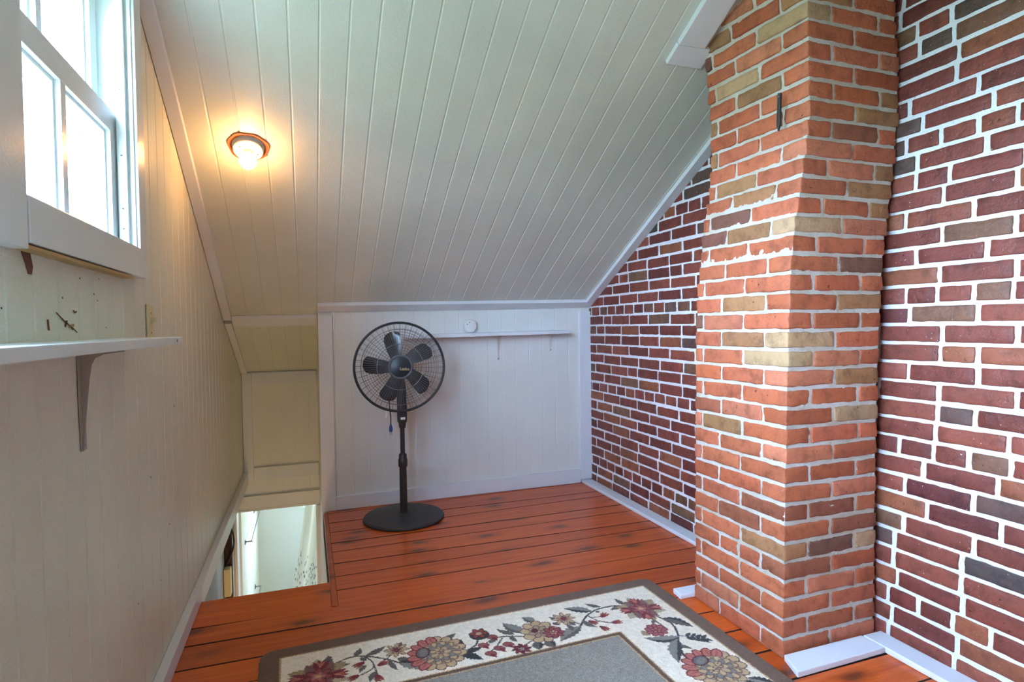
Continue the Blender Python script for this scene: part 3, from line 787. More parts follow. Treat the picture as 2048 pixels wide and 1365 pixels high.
    return tag(o, 'tall orange brick chimney stack rising through the sloped ceiling beside the brick wall', 'chimney')
build_chimney()
# iron strap on the chimney's left face
b = MB(); xs = 1.553
b.prism([(xs, 1.585, 1.905), (xs, 1.597, 1.907), (xs + .001, 1.605, 1.80), (xs + .001, 1.598, 1.778), (xs + .001, 1.590, 1.80)], (-0.008, 0, 0), M['iron'])
b.lathe([(0.006, 0), (0.005, 0.004)], M['chrome'], 10, Matrix.Translation((xs - 0.008, 1.592, 1.893)) @ Matrix.Rotation(-math.pi / 2, 4, 'Y'))
tag(b.build('iron_strap', bevel=0.001), 'short dark iron strap spiked into the upper left face of the chimney', 'iron strap')

# ---- flat white boards at the foot of the brickwork
def board(name, poly, z1=0.021):
    b = MB(); b.prism([(x, y, 0.001) for x, y in poly], (0, 0, z1 - 0.001), M['trim']); return struct(b.build(name, bevel=0.003))
board('baseboard_right', [(W - 0.084, CY1 + 0.08), (W - 0.007, CY1 + 0.08), (W - 0.007, K - 0.022), (W - 0.084, K - 0.022)])
board('trim_hearth_back', [(1.403, CY1 + 0.006), (W - 0.086, CY1 + 0.006), (W - 0.086, CY1 + 0.068), (1.409, CY1 + 0.068)])
board('trim_hearth_front', [(1.428, 1.396), (1.810, 1.400), (1.806, 1.486), (1.462, 1.486)])
board('baseboard_right_front', [(1.812, -0.35), (1.896, -0.35), (1.896, 1.484), (1.812, 1.484)])

# ---- walls behind the camera
b = MB(); b.box(XL - .02, W + .2, YB - 0.08, YB, -0.02, zc_any(W, YB), M['rear_dark']); struct(b.build('wall_rear'))  # dark finish made up to cut bounce light onto the chimney front

# =================================================================  SHELVES
def screw(par, loc, rot, r=0.003):
    b = MB(); b.lathe([(r, 0), (r * 0.8, 0.0012)], M['screw'], 10, Matrix.Translation(loc) @ rot); return b.build('screw', par)
RX = Matrix.Rotation(math.pi / 2, 4, 'X'); RY = Matrix.Rotation(math.pi / 2, 4, 'Y')
s1 = empty('wall_shelf', (XL, 1.1, 1.082)); tag(s1, 'long white board shelf on the left wall below the window, on a steel bracket', 'shelf')
b = MB(); x1 = -0.330; b.hexa([(XL + .0008, 0.15, 1.083), (x1, 0.15, 1.083), (x1, 1.849, 1.0815), (XL + .0008, 1.849, 1.0815), (XL + .0008, 0.15, 1.1035), (x1, 0.15, 1.1035), (x1, 1.849, 1.1005), (XL + .0008, 1.849, 1.1005)], M['frame']); b.build('board', s1, bevel=0.0015)
def bracket(par, kind, pos, top, bot, depth, m, wd=0.018):
    """stamped bracket: wall leg, shelf leg and a curved web between"""
    b = MB(); n = 10; H = top - bot; poly = [(0, 0), (0, -H)]
    prof = [(0.004, -H)]
    prof += [(0.011, -H * 0.62), (0.018, -H * 0.3), (0.023, -0.034), (0.030, -0.020), (0.045, -0.012)]
    prof += [(depth, -0.007), (depth, 0)]; P = [(0, -H)] + prof + [(0, 0)]
    if kind == 'L':
        f = lambda a, z, o: (XL + 0.0006 + a, pos + o, top + z)
    else:
        f = lambda a, z, o: (pos + o, K - 0.0006 - a, top + z)
    ext = Vector(f(0, 0, 0.0025)) - Vector(f(0, 0, 0))
    b.prism([f(a, z, -0.00125) for a, z in P], ext, m)
    e2 = Vector(f(0, 0, wd)) - Vector(f(0, 0, 0))
    b.prism([f(0, 0, -wd / 2), f(0.0018, 0, -wd / 2), f(0.0018, -H * 0.55, -wd / 2), f(0.0018, -H, -wd / 4), f(0, -H, -wd / 4)], e2 * 0.98, m)
    b.prism([f(0, -0.0018, -wd / 2), f(depth, -0.0018, -wd / 2), f(depth, 0, -wd / 2), f(0, 0, -wd / 2)], e2, m)
    o = b.build('shelf_bracket', par, bevel=0.0008)
    q = (Matrix.Rotation(math.pi / 2, 4, 'Y') if kind == 'L' else Matrix.Rotation(math.pi / 2, 4, 'X'))
    screw(o, f(0.0022, -H + 0.012, wd * 0.16 if kind == 'L' else 0.004), q, 0.0042)
    return o
bracket(s1, 'L', 1.478, 1.0812, 0.862, 0.085, M['steelgrey'], 0.034)
screw(s1, (x1, 1.775, 1.091), RY, 0.004)
s2 = empty('wall_shelf', (1.1, K, 1.06)); tag(s2, 'white board shelf on the back knee wall behind the fan', 'shelf')
b = MB(); yb = K - 0.135; b.hexa([(0.57, yb, 1.046), (1.672, yb, 1.060), (1.672, K - .0015, 1.060), (0.57, K - .0015, 1.046), (0.57, yb, 1.069), (1.672, yb, 1.083), (1.672, K - .0015, 1.083), (0.57, K - .0015, 1.069)], M['trim']); b.build('board', s2, bevel=0.0015)
bracket(s2, 'B', 1.206, 1.0535, 0.886, 0.09, M['steelwhite'], 0.016)
bracket(s2, 'B', 1.586, 1.0585, 0.936, 0.09, M['steelwhite'], 0.014)

# smoke detector standing on the back shelf against the wall
sdz = 1.0755 + 0.0435
sdt = empty('smoke_detector', (1.012, K - 0.04, 1.0755)); tag(sdt, 'round white smoke detector propped on the back shelf', 'smoke detector')
mt = Matrix.Translation((1.012, K - 0.004, sdz)) @ Matrix.Rotation(math.pi / 2, 4, 'X')
b = MB(); b.lathe([(0.0, 0), (0.043, 0), (0.0435, 0.004), (0.0435, 0.024), (0.041, 0.031), (0.036, 0.0345), (0.0, 0.0355)], M['white_pl'], 40, mt); body = b.build('body', sdt); smooth_angle(body)
for (dx, dz) in ((-0.008, 0.024), (-0.024, 0.012)):
    b = MB(); b.lathe([(0.0035, 0), (0.003, 0.001)], M['dark_hole'], 10, Matrix.Translation((1.012 + dx, K - 0.0385, sdz + dz)) @ RX); b.build('indicator_hole', sdt)

# light switch above the left shelf
sw = empty('light_switch', (XL, 2.07, 1.085)); tag(sw, 'ivory light switch plate on the left wall beyond the shelf', 'light switch')
b = MB(); b.box(XL + 0.0006, XL + 0.007, 2.034, 2.106, 1.085, 1.200, M['ivory']); b.build('switch_plate', sw, bevel=0.003)
b = MB(); b.hexa([(XL + .0068, 2.065, 1.135), (XL + .0068, 2.076, 1.135), (XL + .0068, 2.076, 1.158), (XL + .0068, 2.065, 1.158), (XL + .020, 2.066, 1.150), (XL + .020, 2.075, 1.150), (XL + .020, 2.075, 1.160), (XL + .020, 2.066, 1.160)], M['ivory']); b.build('toggle', sw, bevel=0.001)
for z in (1.112, 1.173): screw(sw, (XL + 0.0068, 2.07, z), RY, 0.003)

# =================================================================  CEILING LIGHT
lx, ly = -0.205, 2.560; lz = zceil(lx, ly)
nrm = -UP; ax = Vector((1, 0, 0)); ay = nrm.cross(ax)
LM = Matrix((( ax.x, ay.x, nrm.x, lx), (ax.y, ay.y, nrm.y, ly), (ax.z, ay.z, nrm.z, lz), (0, 0, 0, 1)))   # local z points into the room
cl = empty('ceiling_light', (lx, ly, lz)); tag(cl, 'bare lit bulb in a porcelain holder on the sloped ceiling', 'ceiling light')
b = MB(); ring_o = []; n = 40
vs = []; fs = []
for k in range(n):
    a = 2 * math.pi * k / n; wob = 0.077 + 0.0035 * math.sin(3 * a + 0.6) + 0.002 * math.sin(7 * a)
    for r, z in ((wob, -0.001), (wob - 0.002, 0.006), (wob - 0.007, 0.0062), (0.060, 0.0015), (0.060, -0.001)):
        vs.append(LM @ Vector((r * math.cos(a), r * math.sin(a), z)))
for k in range(n):
    l = (k + 1) % n
    for i in range(5): fs.append((k * 5 + i, l * 5 + i, l * 5 + (i + 1) % 5, k * 5 + (i + 1) % 5))
b.add(vs, fs, M['terracotta']); o = b.build('mounting_ring', cl); smooth_angle(o)
b = MB(); b.lathe([(0.0, 0.0), (0.050, 0.0), (0.052, 0.014), (0.0555, 0.018), (0.056, 0.022), (0.053, 0.025), (0.030, 0.027), (0.022, 0.030), (0.0, 0.0305)], M['porcelain'], 40, LM); o = b.build('lamp_holder', cl); smooth_angle(o)
b = MB(); b.lathe([(0.0185, 0.030), (0.0185, 0.044), (0.0165, 0.046), (0.0, 0.0462)], M['porcelain'], 24, LM); so = b.build('socket', cl); smooth_angle(so)
for (dx, dy, r) in ((0.034, -0.012, 0.004), (-0.028, 0.022, 0.0035)):
    b = MB(); b.lathe([(r, 0.0268), (r * .8, 0.0285)], M['screw'], 10, LM @ Matrix.Translation((dx, dy, 0))); b.build('screw', cl)
b = MB(); b.box(0, 0.016, -0.004, 0.004, 0.026, 0.031, M['ivory']); b.v = [tuple(LM @ (Vector(p) + Vector((0.016, -0.022, 0)))) for p in b.v]; b.build('pull_outlet', cl)
b = MB(); prof = [(0.012, 0.046), (0.0135, 0.052)]
for i in range(14):
    a = -1.05 + (math.pi / 2 + 1.05) * i / 13; prof.append((0.031 * math.cos(a), 0.078 + 0.031 * math.sin(a)))
b.lathe(prof, M['bulb'], 32, LM); bo = b.build('bulb', cl); smooth_angle(bo, 60)

# =================================================================  PEDESTAL FAN
fx, fy = 0.513, 3.395
fan = empty('pedestal_fan', (fx, fy, 0)); tag(fan, 'black pedestal fan with round wire grille standing in front of the knee wall', 'fan')
T0 = Matrix.Translation((fx, fy, 0)); fb = M['fan_black']
def lathe_part(name, prof, m, mat=T0, n=40, par=fan, ang=35):
    b = MB(); b.lathe(prof, m, n, mat); o = b.build(name, par); smooth_angle(o, ang); return o
lathe_part('base', [(0.0, 0.001), (0.228, 0.001), (0.234, 0.006), (0.233, 0.013), (0.226, 0.020), (0.16, 0.031), (0.09, 0.037), (0.036, 0.040), (0.0, 0.0405)], M['fan_base'], n=72)
lathe_part('lower_pole', [(0.0, 0.040), (0.0255, 0.040), (0.0245, 0.046), (0.0220, 0.048), (0.0210, 0.31), (0.0, 0.311)], fb)
lathe_part('height_collar', [(0.0, 0.300), (0.0215, 0.300), (0.0270, 0.308), (0.0275, 0.345), (0.0235, 0.352), (0.0225, 0.375), (0.0165, 0.383), (0.0, 0.3835)], fb)
lathe_part('upper_pole', [(0.0, 0.38), (0.0138, 0.38), (0.0138, 0.55), (0.0, 0.551)], fb, n=24)
b = MB()
def rbox(zs):     # stacked rounded rectangles: (z, half x, half y, y offset)
    n = 24; vs = []; fs = []
    for z, hx, hy, oy in zs:
        for k in range(n):
            a = 2 * math.pi * k / n; c, s_ = math.cos(a), math.sin(a); e = 0.45
            vs.append((fx + math.copysign(abs(c) ** e, c) * hx, fy + oy + math.copysign(abs(s_) ** e, s_) * hy, z))
    for i in range(len(zs) - 1):
        for k in range(n): fs.append((i * n + k, i * n + (k + 1) % n, (i + 1) * n + (k + 1) % n, (i + 1) * n + k))
    fs.append(tuple(range(n - 1, -1, -1))); fs.append(tuple((len(zs) - 1) * n + k for k in range(n)))
    return vs, fs
b.add(*rbox([(0.530, 0.0165, 0.0165, 0), (0.540, 0.019, 0.019, 0), (0.562, 0.021, 0.021, 0), (0.568, 0.026, 0.026, 0), (0.580, 0.027, 0.028, 0), (0.640, 0.0275, 0.030, 0.002), (0.700, 0.026, 0.030, 0.004), (0.760, 0.025, 0.030, 0.010), (0.800, 0.022, 0.026, 0.018)]), fb)
cbx = b.build('control_housing', fan); smooth_angle(cbx, 40)
b = MB(); b.box(fx - 0.0175, fx + 0.0175, fy - 0.033, fy - 0.029, 0.590, 0.634, M['fan_hub']); b.build('control_panel', cbx, bevel=0.002)
b = MB(); b.box(fx - 0.013, fx + 0.013, fy - 0.0345, fy - 0.0328, 0.584, 0.598, M['white_pl']); b.build('rating_label', cbx)
# head: local z = forward (towards the room), tipped up a little
hc = Vector((0.494, 3.322, 0.893)); fwd = Vector((-0.09, -1.0, 0.06)).normalized(); up = Vector((0, 0, 1)); sx_ = fwd.cross(up).normalized() * -1; uy = fwd.cross(sx_).normalized()
if uy.z < 0: uy = -uy
sx_ = uy.cross(fwd).normalized()
HM = Matrix(((sx_.x, uy.x, fwd.x, hc.x), (sx_.y, uy.y, fwd.y, hc.y), (sx_.z, uy.z, fwd.z, hc.z), (0, 0, 0, 1)))   # x right as seen from the room, y up
lathe_part('motor_housing', [(0.0, -0.175), (0.040, -0.172), (0.058, -0.155), (0.064, -0.12), (0.062, -0.085), (0.050, -0.078), (0.0, -0.077)], fb, HM, 36)
b = MB(); b.tube([(fx, fy + 0.012, 0.79), (fx, fy + 0.02, 0.83), HM @ Vector((0.0, -0.02, -0.12))], [0.02, 0.022, 0.024], fb, 16); o = b.build('tilt_neck', fan); smooth_angle(o)
R0 = 0.2525
def wire(b, f, r, m, n=5): b.tube([HM @ Vector(p) for p in f], r, m, n)
def ringw(b, r, z, w, m, n=6, seg=72): b.tube([HM @ Vector((r * math.cos(2 * math.pi * k / seg), r * math.sin(2 * math.pi * k / seg), z)) for k in range(seg)], w, m, n, closed=True)
# rear grille
b = MB(); m = M['fan_wire']
for k in range(44):
    a = 2 * math.pi * (k + 0.5) / 44; c, s_ = math.cos(a), math.sin(a)
    tw = 0.18
    P = []
    for r, z in ((0.055, -0.068), (0.12, -0.072), (0.19, -0.068), (0.225, -0.05), (0.245, -0.022), (0.25, -0.004)):
        aa = a + tw * (r - 0.055); P.append((r * math.cos(aa), r * math.sin(aa), z))
    wire(b, P, 0.00125, m, 4)
for r, z in ((0.068, -0.071), (0.083, -0.0735), (0.098, -0.0740), (0.113, -0.074), (0.128, -0.0735), (0.143, -0.073), (0.158, -0.072), (0.173, -0.0715), (0.188, -0.070), (0.203, -0.064), (0.216, -0.0565)): ringw(b, r, z, 0.00125, m, 4)
rg = b.build('rear_grille', fan); smooth_angle(rg, 80)
b = MB(); ringw(b, R0, -0.001, 0.0062, M['fan_wire'], 10, 96); ringw(b, R0 - 0.006, 0.004, 0.003, M['fan_wire'], 8, 96); o = b.build('grille_rim', fan); smooth_angle(o, 80)
# front grille
b = MB(); m = M['fan_wire_grey']
for k in range(88):
    a = 2 * math.pi * k / 88; c, s_ = math.cos(a), math.sin(a)
    wire(b, [(r * c, r * s_, z) for r, z in ((0.058, 0.070), (0.11, 0.071), (0.17, 0.066), (0.205, 0.055), (0.228, 0.038), (0.243, 0.016), (0.248, 0.003))], 0.00085, m, 4)
ringw(b, 0.128, 0.0715, 0.0016, m); ringw(b, 0.213, 0.0525, 0.0016, m); ringw(b, 0.066, 0.0722, 0.002, m)
fg = b.build('front_grille', fan); smooth_angle(fg, 80)
lathe_part('grille_badge', [(0.0, 0.064), (0.066, 0.064), (0.069, 0.071), (0.067, 0.077), (0.060, 0.080), (0.0565, 0.0775), (0.054, 0.0775), (0.03, 0.082), (0.0, 0.083)], M['fan_hub'], HM, 48)
b = MB(); vs = []; fs = []; n = 48
for k in range(n):
    a = 2 * math.pi * k / n
    for r, z in ((0.0575, 0.0795), (0.0615, 0.0815), (0.068, 0.0770), (0.0665, 0.0745)): vs.append(HM @ Vector((r * math.cos(a), r * math.sin(a), z)))
for k in range(n):
    for i in range(4): fs.append((k * 4 + i, ((k + 1) % n) * 4 + i, ((k + 1) % n) * 4 + (i + 1) % 4, k * 4 + (i + 1) % 4))
b.add(vs, fs, M['fan_ring']); o = b.build('badge_ring', fan); smooth_angle(o, 50)
# maker's lettering
cu = bpy.data.curves.new('lettering', 'FONT'); cu.body = 'Lasko'; cu.size = 0.023; cu.extrude = 0.0006; cu.offset = 0.0003; cu.align_x = 'CENTER'; cu.align_y = 'CENTER'
to = bpy.data.objects.new('lettering_tmp', cu); COL.objects.link(to)
dg = bpy.context.evaluated_depsgraph_get(); me = bpy.data.meshes.new_from_object(to.evaluated_get(dg)); bpy.data.objects.remove(to); bpy.data.curves.remove(cu)
me.name = 'lettering'; me.materials.clear(); me.materials.append(M['gold'])
mt = HM @ Matrix.Translation((0.022, -0.012, 0.0826)) @ Matrix.Rotation(math.radians(-3), 4, 'Z'); me.transform(Matrix.Translation(-fan.location) @ mt)
to = bpy.data.objects.new('lettering', me); COL.objects.link(to); to.parent = fan
# blades and hub
lathe_part('blade_hub', [(0.0, -0.06), (0.040, -0.06), (0.044, -0.05), (0.044, 0.018), (0.038, 0.026), (0.0, 0.027)], M['fan_blade'], HM, 32)
for q in range(5):
    ang = math.radians(90 - (-19 + 72 * q)); b = MB(); vs = []; fs = []; nu, nv = 14, 8
    for i in range(nu + 1):
        t = i / nu; r = 0.040 + 0.165 * t
        # paddle outline: narrow at the hub, broad in the middle, rounded tip
        wd = 0.030 + 0.022 * math.sin(min(1, t * 1.25) * math.pi / 2)
        if t > 0.80: wd *= math.sqrt(max(0.04, 1 - ((t - 0.80) / 0.205) ** 2))
        sweep = 0.14 * t
        for j in range(nv + 1):
            s_ = -1 + 2 * j / nv
            pitch_ = math.radians(30 - 12 * t)
            lat = s_ * wd * math.cos(pitch_) ; z = -0.015 - s_ * wd * math.sin(pitch_) * 0.8 + 0.006 * (1 - s_ * s_)
            a = ang - sweep + 0
            x = r * math.cos(a) - lat * math.sin(a); yv = r * math.sin(a) + lat * math.cos(a)
            vs.append(HM @ Vector((x, yv, z)))
    N = len(vs); vs += [Vector(p) - fwd * 0.0024 for p in vs]
    for i in range(nu):
        for j in range(nv):
            k = i * (nv + 1) + j; fs.append((k, k + 1, k + nv + 2, k + nv + 1)); fs.append((N + k, N + k + nv + 1, N + k + nv + 2, N + k + 1))
    for i in range(nu):
        for j in (0, nv):
            k = i * (nv + 1) + j; fs.append((k, k + nv + 1, N + k + nv + 1, N + k))
    for j in range(nv):
        for i in (0, nu):
            k = i * (nv + 1) + j; fs.append((k, k + 1, N + k + 1, N + k))
    b.add(vs, fs, M['fan_blade']); o = b.build('fan_blade', fan); smooth_angle(o, 50)
# cord hanging with its plug, and a paper tag
b = MB(); cxp = 0.445; b.tube([(0.470, 3.43, 0.80), (0.452, 3.41, 0.735), (0.440, 3.39, 0.69), (0.442, 3.385, 0.65), (cxp, 3.38, 0.612), (0.446, 3.38, 0.585), (cxp, 3.38, 0.560)], 0.0035, M['black_rubber'], 8)
cord = b.build('power_cord', fan); smooth_angle(cord, 80)
b = MB(); b.lathe([(0.0, 0.0), (0.0075, 0.002), (0.0105, 0.012), (0.0100, 0.026), (0.006, 0.042), (0.004, 0.050), (0.0, 0.0505)], M['plug_blue'], 14, Matrix.Translation((cxp, 3.38, 0.513))); pl = b.build('plug', cord); smooth_angle(pl)
for d in (-0.005, 0.005):
    b = MB(); b.box(cxp + d - 0.001, cxp + d + 0.001, 3.377, 3.383, 0.496, 0.514, M['chrome']); b.build('prong', cord)
b = MB(); b.hexa([(0.415, 3.378, 0.600), (0.421, 3.374, 0.600), (0.422, 3.375, 0.600), (0.416, 3.379, 0.600), (0.418, 3.381, 0.636), (0.437, 3.372, 0.640), (0.4375, 3.373, 0.640), (0.4185, 3.382, 0.636)], M['white_pl']); b.build('paper_tag', cord)

# =================================================================  RUG
def build_rug():
    RW, RL = 1.557, 2.05; st = 0.0022
    us = np.arange(0, RW + 1e-6, st); ws = np.concatenate([np.arange(0, 0.86, st), np.arange(0.862, RL + 0.001, 0.012)])
    U, Wd = np.meshgrid(us, ws); 
    C = np.zeros(U.shape + (3,))
    nz = np.zeros(U.shape)
    # slight wobble so that drawn edges look tufted
    jx = rng.normal(0, 0.0009, U.shape); jy = rng.normal(0, 0.0009, U.shape)
    u = U + jx; w = Wd + jy
    c = lambda r, g, b: np.array(lin((r / 255, g / 255, b / 255)))
    BROWN, CREAM, TAN_, GREY, DK = c(112, 82, 62), c(250, 233, 208), c(204, 164, 116), c(152, 142, 128), c(100, 70, 50)
    d = np.minimum(np.minimum(u, RW - u), np.minimum(w, RL - w))
    C[:] = BROWN; C[d > 0.064] = TAN_; C[d > 0.070] = CREAM
    # inner frame
    d2 = d - 0.345
    C[d2 > 0.0] = TAN_; C[d2 > 0.005] = DK; C[d2 > 0.020] = TAN_; C[d2 > 0.025] = GREY
    C[d < 0.006] = c(88, 82, 60)
    grey = d2 > 0.025
    f = rng.normal(1, 0.20, U.shape)[..., None]; C = np.where(grey[..., None], C * f, C)
    RED, MAR, PINK, RUSTC, BEI, LEAF, DLEAF, OLV, LGR, BRN = c(122, 28, 36), c(88, 15, 26), c(192, 108, 88), c(146, 62, 42), c(200, 164, 120), c(100, 88, 76), c(50, 46, 43), c(168, 142, 100), c(136, 128, 116), c(98, 62, 48)
    def paintm(mask, col): C[mask] = col
    def ell(cx, cy, a, b, rot, col, edge=None, ew=0.0035):
        co, si = math.cos(rot), math.sin(rot); x = u - cx; y = w - cy
        p = (x * co + y * si); q = (-x * si + y * co); rr = (p / a) ** 2 + (q / b) ** 2
        if edge is not None: paintm(rr < 1, edge); rr = (p / max(a - ew, 1e-4)) ** 2 + (q / max(b - ew, 1e-4)) ** 2
        paintm(rr < 1, col)
    def stroke(pts, wd, col):
        pts = np.array(pts, float); P = []
        n = len(pts)
        for i in range(n - 1):          # catmull-rom
            p0, p1, p2, p3 = pts[max(i - 1, 0)], pts[i], pts[i + 1], pts[min(i + 2, n - 1)]
            for t in np.linspace(0, 1, 10, endpoint=False): P.append(0.5 * (2 * p1 + (p2 - p0) * t + (2 * p0 - 5 * p1 + 4 * p2 - p3) * t * t + (3 * p1 - p0 - 3 * p2 + p3) * t ** 3))
        P.append(pts[-1])
        for a, b in zip(P[:-1], P[1:]):
            ab = b - a; L = ab @ ab + 1e-12
            bx = (np.minimum(a, b) - wd); tx = (np.maximum(a, b) + wd)
            m = (U > bx[0]) & (U < tx[0]) & (Wd > bx[1]) & (Wd < tx[1])
            if not m.any(): continue
            x = u[m] - a[0]; y = w[m] - a[1]; t = np.clip((x * ab[0] + y * ab[1]) / L, 0, 1)
            dd = np.hypot(x - t * ab[0], y - t * ab[1]); idx = np.where(m); k = dd < wd / 2
            C[idx[0][k], idx[1][k]] = col
    def leaf(x0, y0, x1, y1, wd, col=LEAF, bend=0.25, dark=None):
        """pointed leaf from base to tip, curved"""
        L = math.hypot(x1 - x0, y1 - y0); tx, ty = (x1 - x0) / L, (y1 - y0) / L
        p = ((u - x0) * tx + (w - y0) * ty) / L; q = -(u - x0) * ty + (w - y0) * tx
        ctr = bend * L * (p - p * p); hw = wd * np.clip(np.sin(np.clip(p, 0, 1) ** 0.8 * math.pi), 0, 1) * (1 + 0.12 * np.sin(p * 40))
        m = (p > 0) & (p < 1) & (np.abs(q - ctr) < hw); paintm(m, col)
        if dark is not None: paintm((p > 0) & (p < 0.97) & (q - ctr > -hw) & (q - ctr < -hw * 0.25), dark)
    def petals(cx, cy, r, n, a, b, col, edge, ph=0, sy=1.0, ew=0.004):
        for k in range(n):
            t = ph + 2 * math.pi * k / n; x = cx + r * math.cos(t); y = cy + r * math.sin(t) * sy; ell(x, y, a, b, t, col, edge, ew)
    def bud(cx, cy, rot, s=1.0, col=RUSTC):
        for dr in (-0.5, 0, 0.5): leaf(cx - 0.018 * s * math.cos(rot), cy - 0.018 * s * math.sin(rot), cx + 0.026 * s * math.cos(rot + dr), cy + 0.026 * s * math.sin(rot + dr), 0.0075 * s, col, 0.1 * dr)
        ell(cx - 0.008 * s * math.cos(rot), cy - 0.008 * s * math.sin(rot), 0.012 * s, 0.009 * s, rot, RED)
    def daisy(cx, cy, s=1.0):
        for k in range(8):
            t = 2 * math.pi * k / 8 + 0.2; ell(cx + 0.026 * s * math.cos(t), cy + 0.026 * s * math.sin(t), 0.019 * s, 0.009 * s, t, BEI, BRN, 0.003)
        for k in range(8):
            t = 2 * math.pi * k / 8 + 0.2; stroke([(cx, cy), (cx + 0.02 * s * math.cos(t), cy + 0.02 * s * math.sin(t))], 0.004, MAR)
        ell(cx, cy, 0.010 * s, 0.010 * s, 0, RED)
    def crimson(cx, cy, s=1.0):
        for k in range(6):
            t = 2 * math.pi * k / 6 + 0.5; leaf(cx + 0.02 * math.cos(t), cy + 0.02 * math.sin(t), cx + 0.10 * s * math.cos(t), cy + 0.10 * s * math.sin(t), 0.026 * s, OLV if k % 2 else c(186, 166, 130), 0.1)
        for k in range(6):
            t = 2 * math.pi * k / 6 + 0.1; leaf(cx, cy, cx + 0.083 * s * math.cos(t), cy + 0.083 * s * math.sin(t), 0.026 * s, c(128, 84, 76), 0.1)
        for k in range(4):
            t = math.pi / 2 * k + 0.15
            x, y = cx + 0.056 * s * math.cos(t), cy + 0.056 * s * math.sin(t)
            for dr in (-0.75, -0.25, 0.25, 0.75):
                leaf(cx + 0.030 * s * math.cos(t), cy + 0.030 * s * math.sin(t), x + 0.036 * s * math.cos(t + dr), y + 0.036 * s * math.sin(t + dr), 0.0105 * s, RED, 0)
            for dr in (-0.45, 0.05, 0.5):
                stroke([(x - .008 * math.cos(t), y - .008 * math.sin(t)), (x + 0.022 * s * math.cos(t + dr), y + 0.022 * s * math.sin(t + dr))], 0.0055, PINK)
        petals(cx, cy, 0.026 * s, 7, 0.020 * s, 0.013 * s, c(150, 62, 62), MAR, 0.3)
        petals(cx, cy, 0.012 * s, 5, 0.012 * s, 0.009 * s, PINK, c(150, 90, 80), 0.1)
        ell(cx, cy, 0.009 * s, 0.008 * s, 0, BEI)
    def peony(cx, cy, s=1.0, rot=0.0):
        """big bloom: beige frilled dome on one side, red split petals on the other"""
        co, si = math.cos(rot), math.sin(rot); pt = lambda x, y: (cx + s * (x * co - y * si), cy + s * (x * si + y * co))
        for k in range(9):
            t = math.radians(-100 + 200 * k / 8); x, y = pt(0.078 * math.cos(t), 0.082 * math.sin(t)); ell(x, y, 0.026 * s, 0.021 * s, t + rot, BEI, BRN, 0.0038)
        for k in range(7):
            t = math.radians(115 + 130 * k / 6); x, y = pt(0.074 * math.cos(t), 0.080 * math.sin(t)); ell(x, y, 0.034 * s, 0.0205 * s, t + rot, PINK, RED, 0.0052)
        for k in range(7):
            t = math.radians(115 + 130 * k / 6); x, y = pt(0.078 * math.cos(t), 0.084 * math.sin(t)); ell(x, y, 0.018 * s, 0.0035 * s, t + rot, c(168, 84, 74))
        ell(*pt(0.012, 0), 0.070 * s, 0.072 * s, rot, c(150, 124, 100))
        for ring, (r, n, cc, ec) in enumerate(((0.056, 12, BEI, BRN), (0.040, 9, LGR, c(104, 92, 84)), (0.024, 7, BEI, c(120, 96, 78)))):
            for k in range(n):
                t = 2 * math.pi * k / n + ring * 0.3; x, y = pt(0.010 + r * math.cos(t), r * math.sin(t)); ell(x, y, 0.017 * s, 0.0125 * s, t + rot, cc, ec, 0.0034)
        ell(*pt(-0.052, 0.0), 0.025 * s, 0.034 * s, rot, c(104, 96, 92), MAR, 0.005)
        ell(*pt(-0.050, 0.0), 0.014 * s, 0.022 * s, rot, c(128, 118, 110))
        for k in range(5):
            x, y = pt(0.012 * (k % 2), -0.03 + 0.015 * k); ell(x, y, 0.010 * s, 0.007 * s, 0, BEI, BRN, 0.003)
    # ---- stems first, then leaves, then blooms; all in rug metres
    ST = c(88, 76, 64)
    stroke([(0.205, 0.185), (0.277, 0.151), (0.331, 0.160), (0.398, 0.206), (0.432, 0.240), (0.47, 0.255), (0.52, 0.25)], 0.0075, ST)
    stroke([(0.334, 0.165), (0.353, 0.212), (0.345, 0.245), (0.30, 0.268)], 0.006, ST); stroke([(0.353, 0.212), (0.358, 0.29)], 0.006, ST); stroke([(0.34, 0.17), (0.318, 0.20)], 0.006, ST); stroke([(0.398, 0.206), (0.425, 0.178)], 0.006, ST)
    stroke([(0.704, 0.262), (0.773, 0.221), (0.83, 0.228), (0.90, 0.262)], 0.007, ST); stroke([(0.652, 0.262), (0.70, 0.235), (0.725, 0.19)], 0.007, DLEAF); stroke([(0.80, 0.228), (0.765, 0.27), (0.735, 0.295)], 0.006, ST); stroke([(0.90, 0.28), (0.86, 0.30)], 0.006, ST)
    stroke([(1.003, 0.276), (1.05, 0.278), (1.095, 0.258), (1.143, 0.209), (1.19, 0.18), (1.225, 0.171), (1.28, 0.172), (1.335, 0.190)], 0.008, DLEAF); stroke([(1.07, 0.20), (1.10, 0.25)], 0.007, ST); stroke([(1.155, 0.20), (1.17, 0.245), (1.20, 0.275), (1.215, 0.285)], 0.006, ST); stroke([(1.16, 0.22), (1.21, 0.228)], 0.005, ST)
    stroke([(1.395, 0.305), (1.413, 0.371), (1.389, 0.441), (1.345, 0.50), (1.325, 0.57), (1.334, 0.62)], 0.0085, DLEAF); stroke([(1.37, 0.33), (1.375, 0.40)], 0.006, ST); stroke([(1.389, 0.45), (1.46, 0.50)], 0.006, DLEAF)
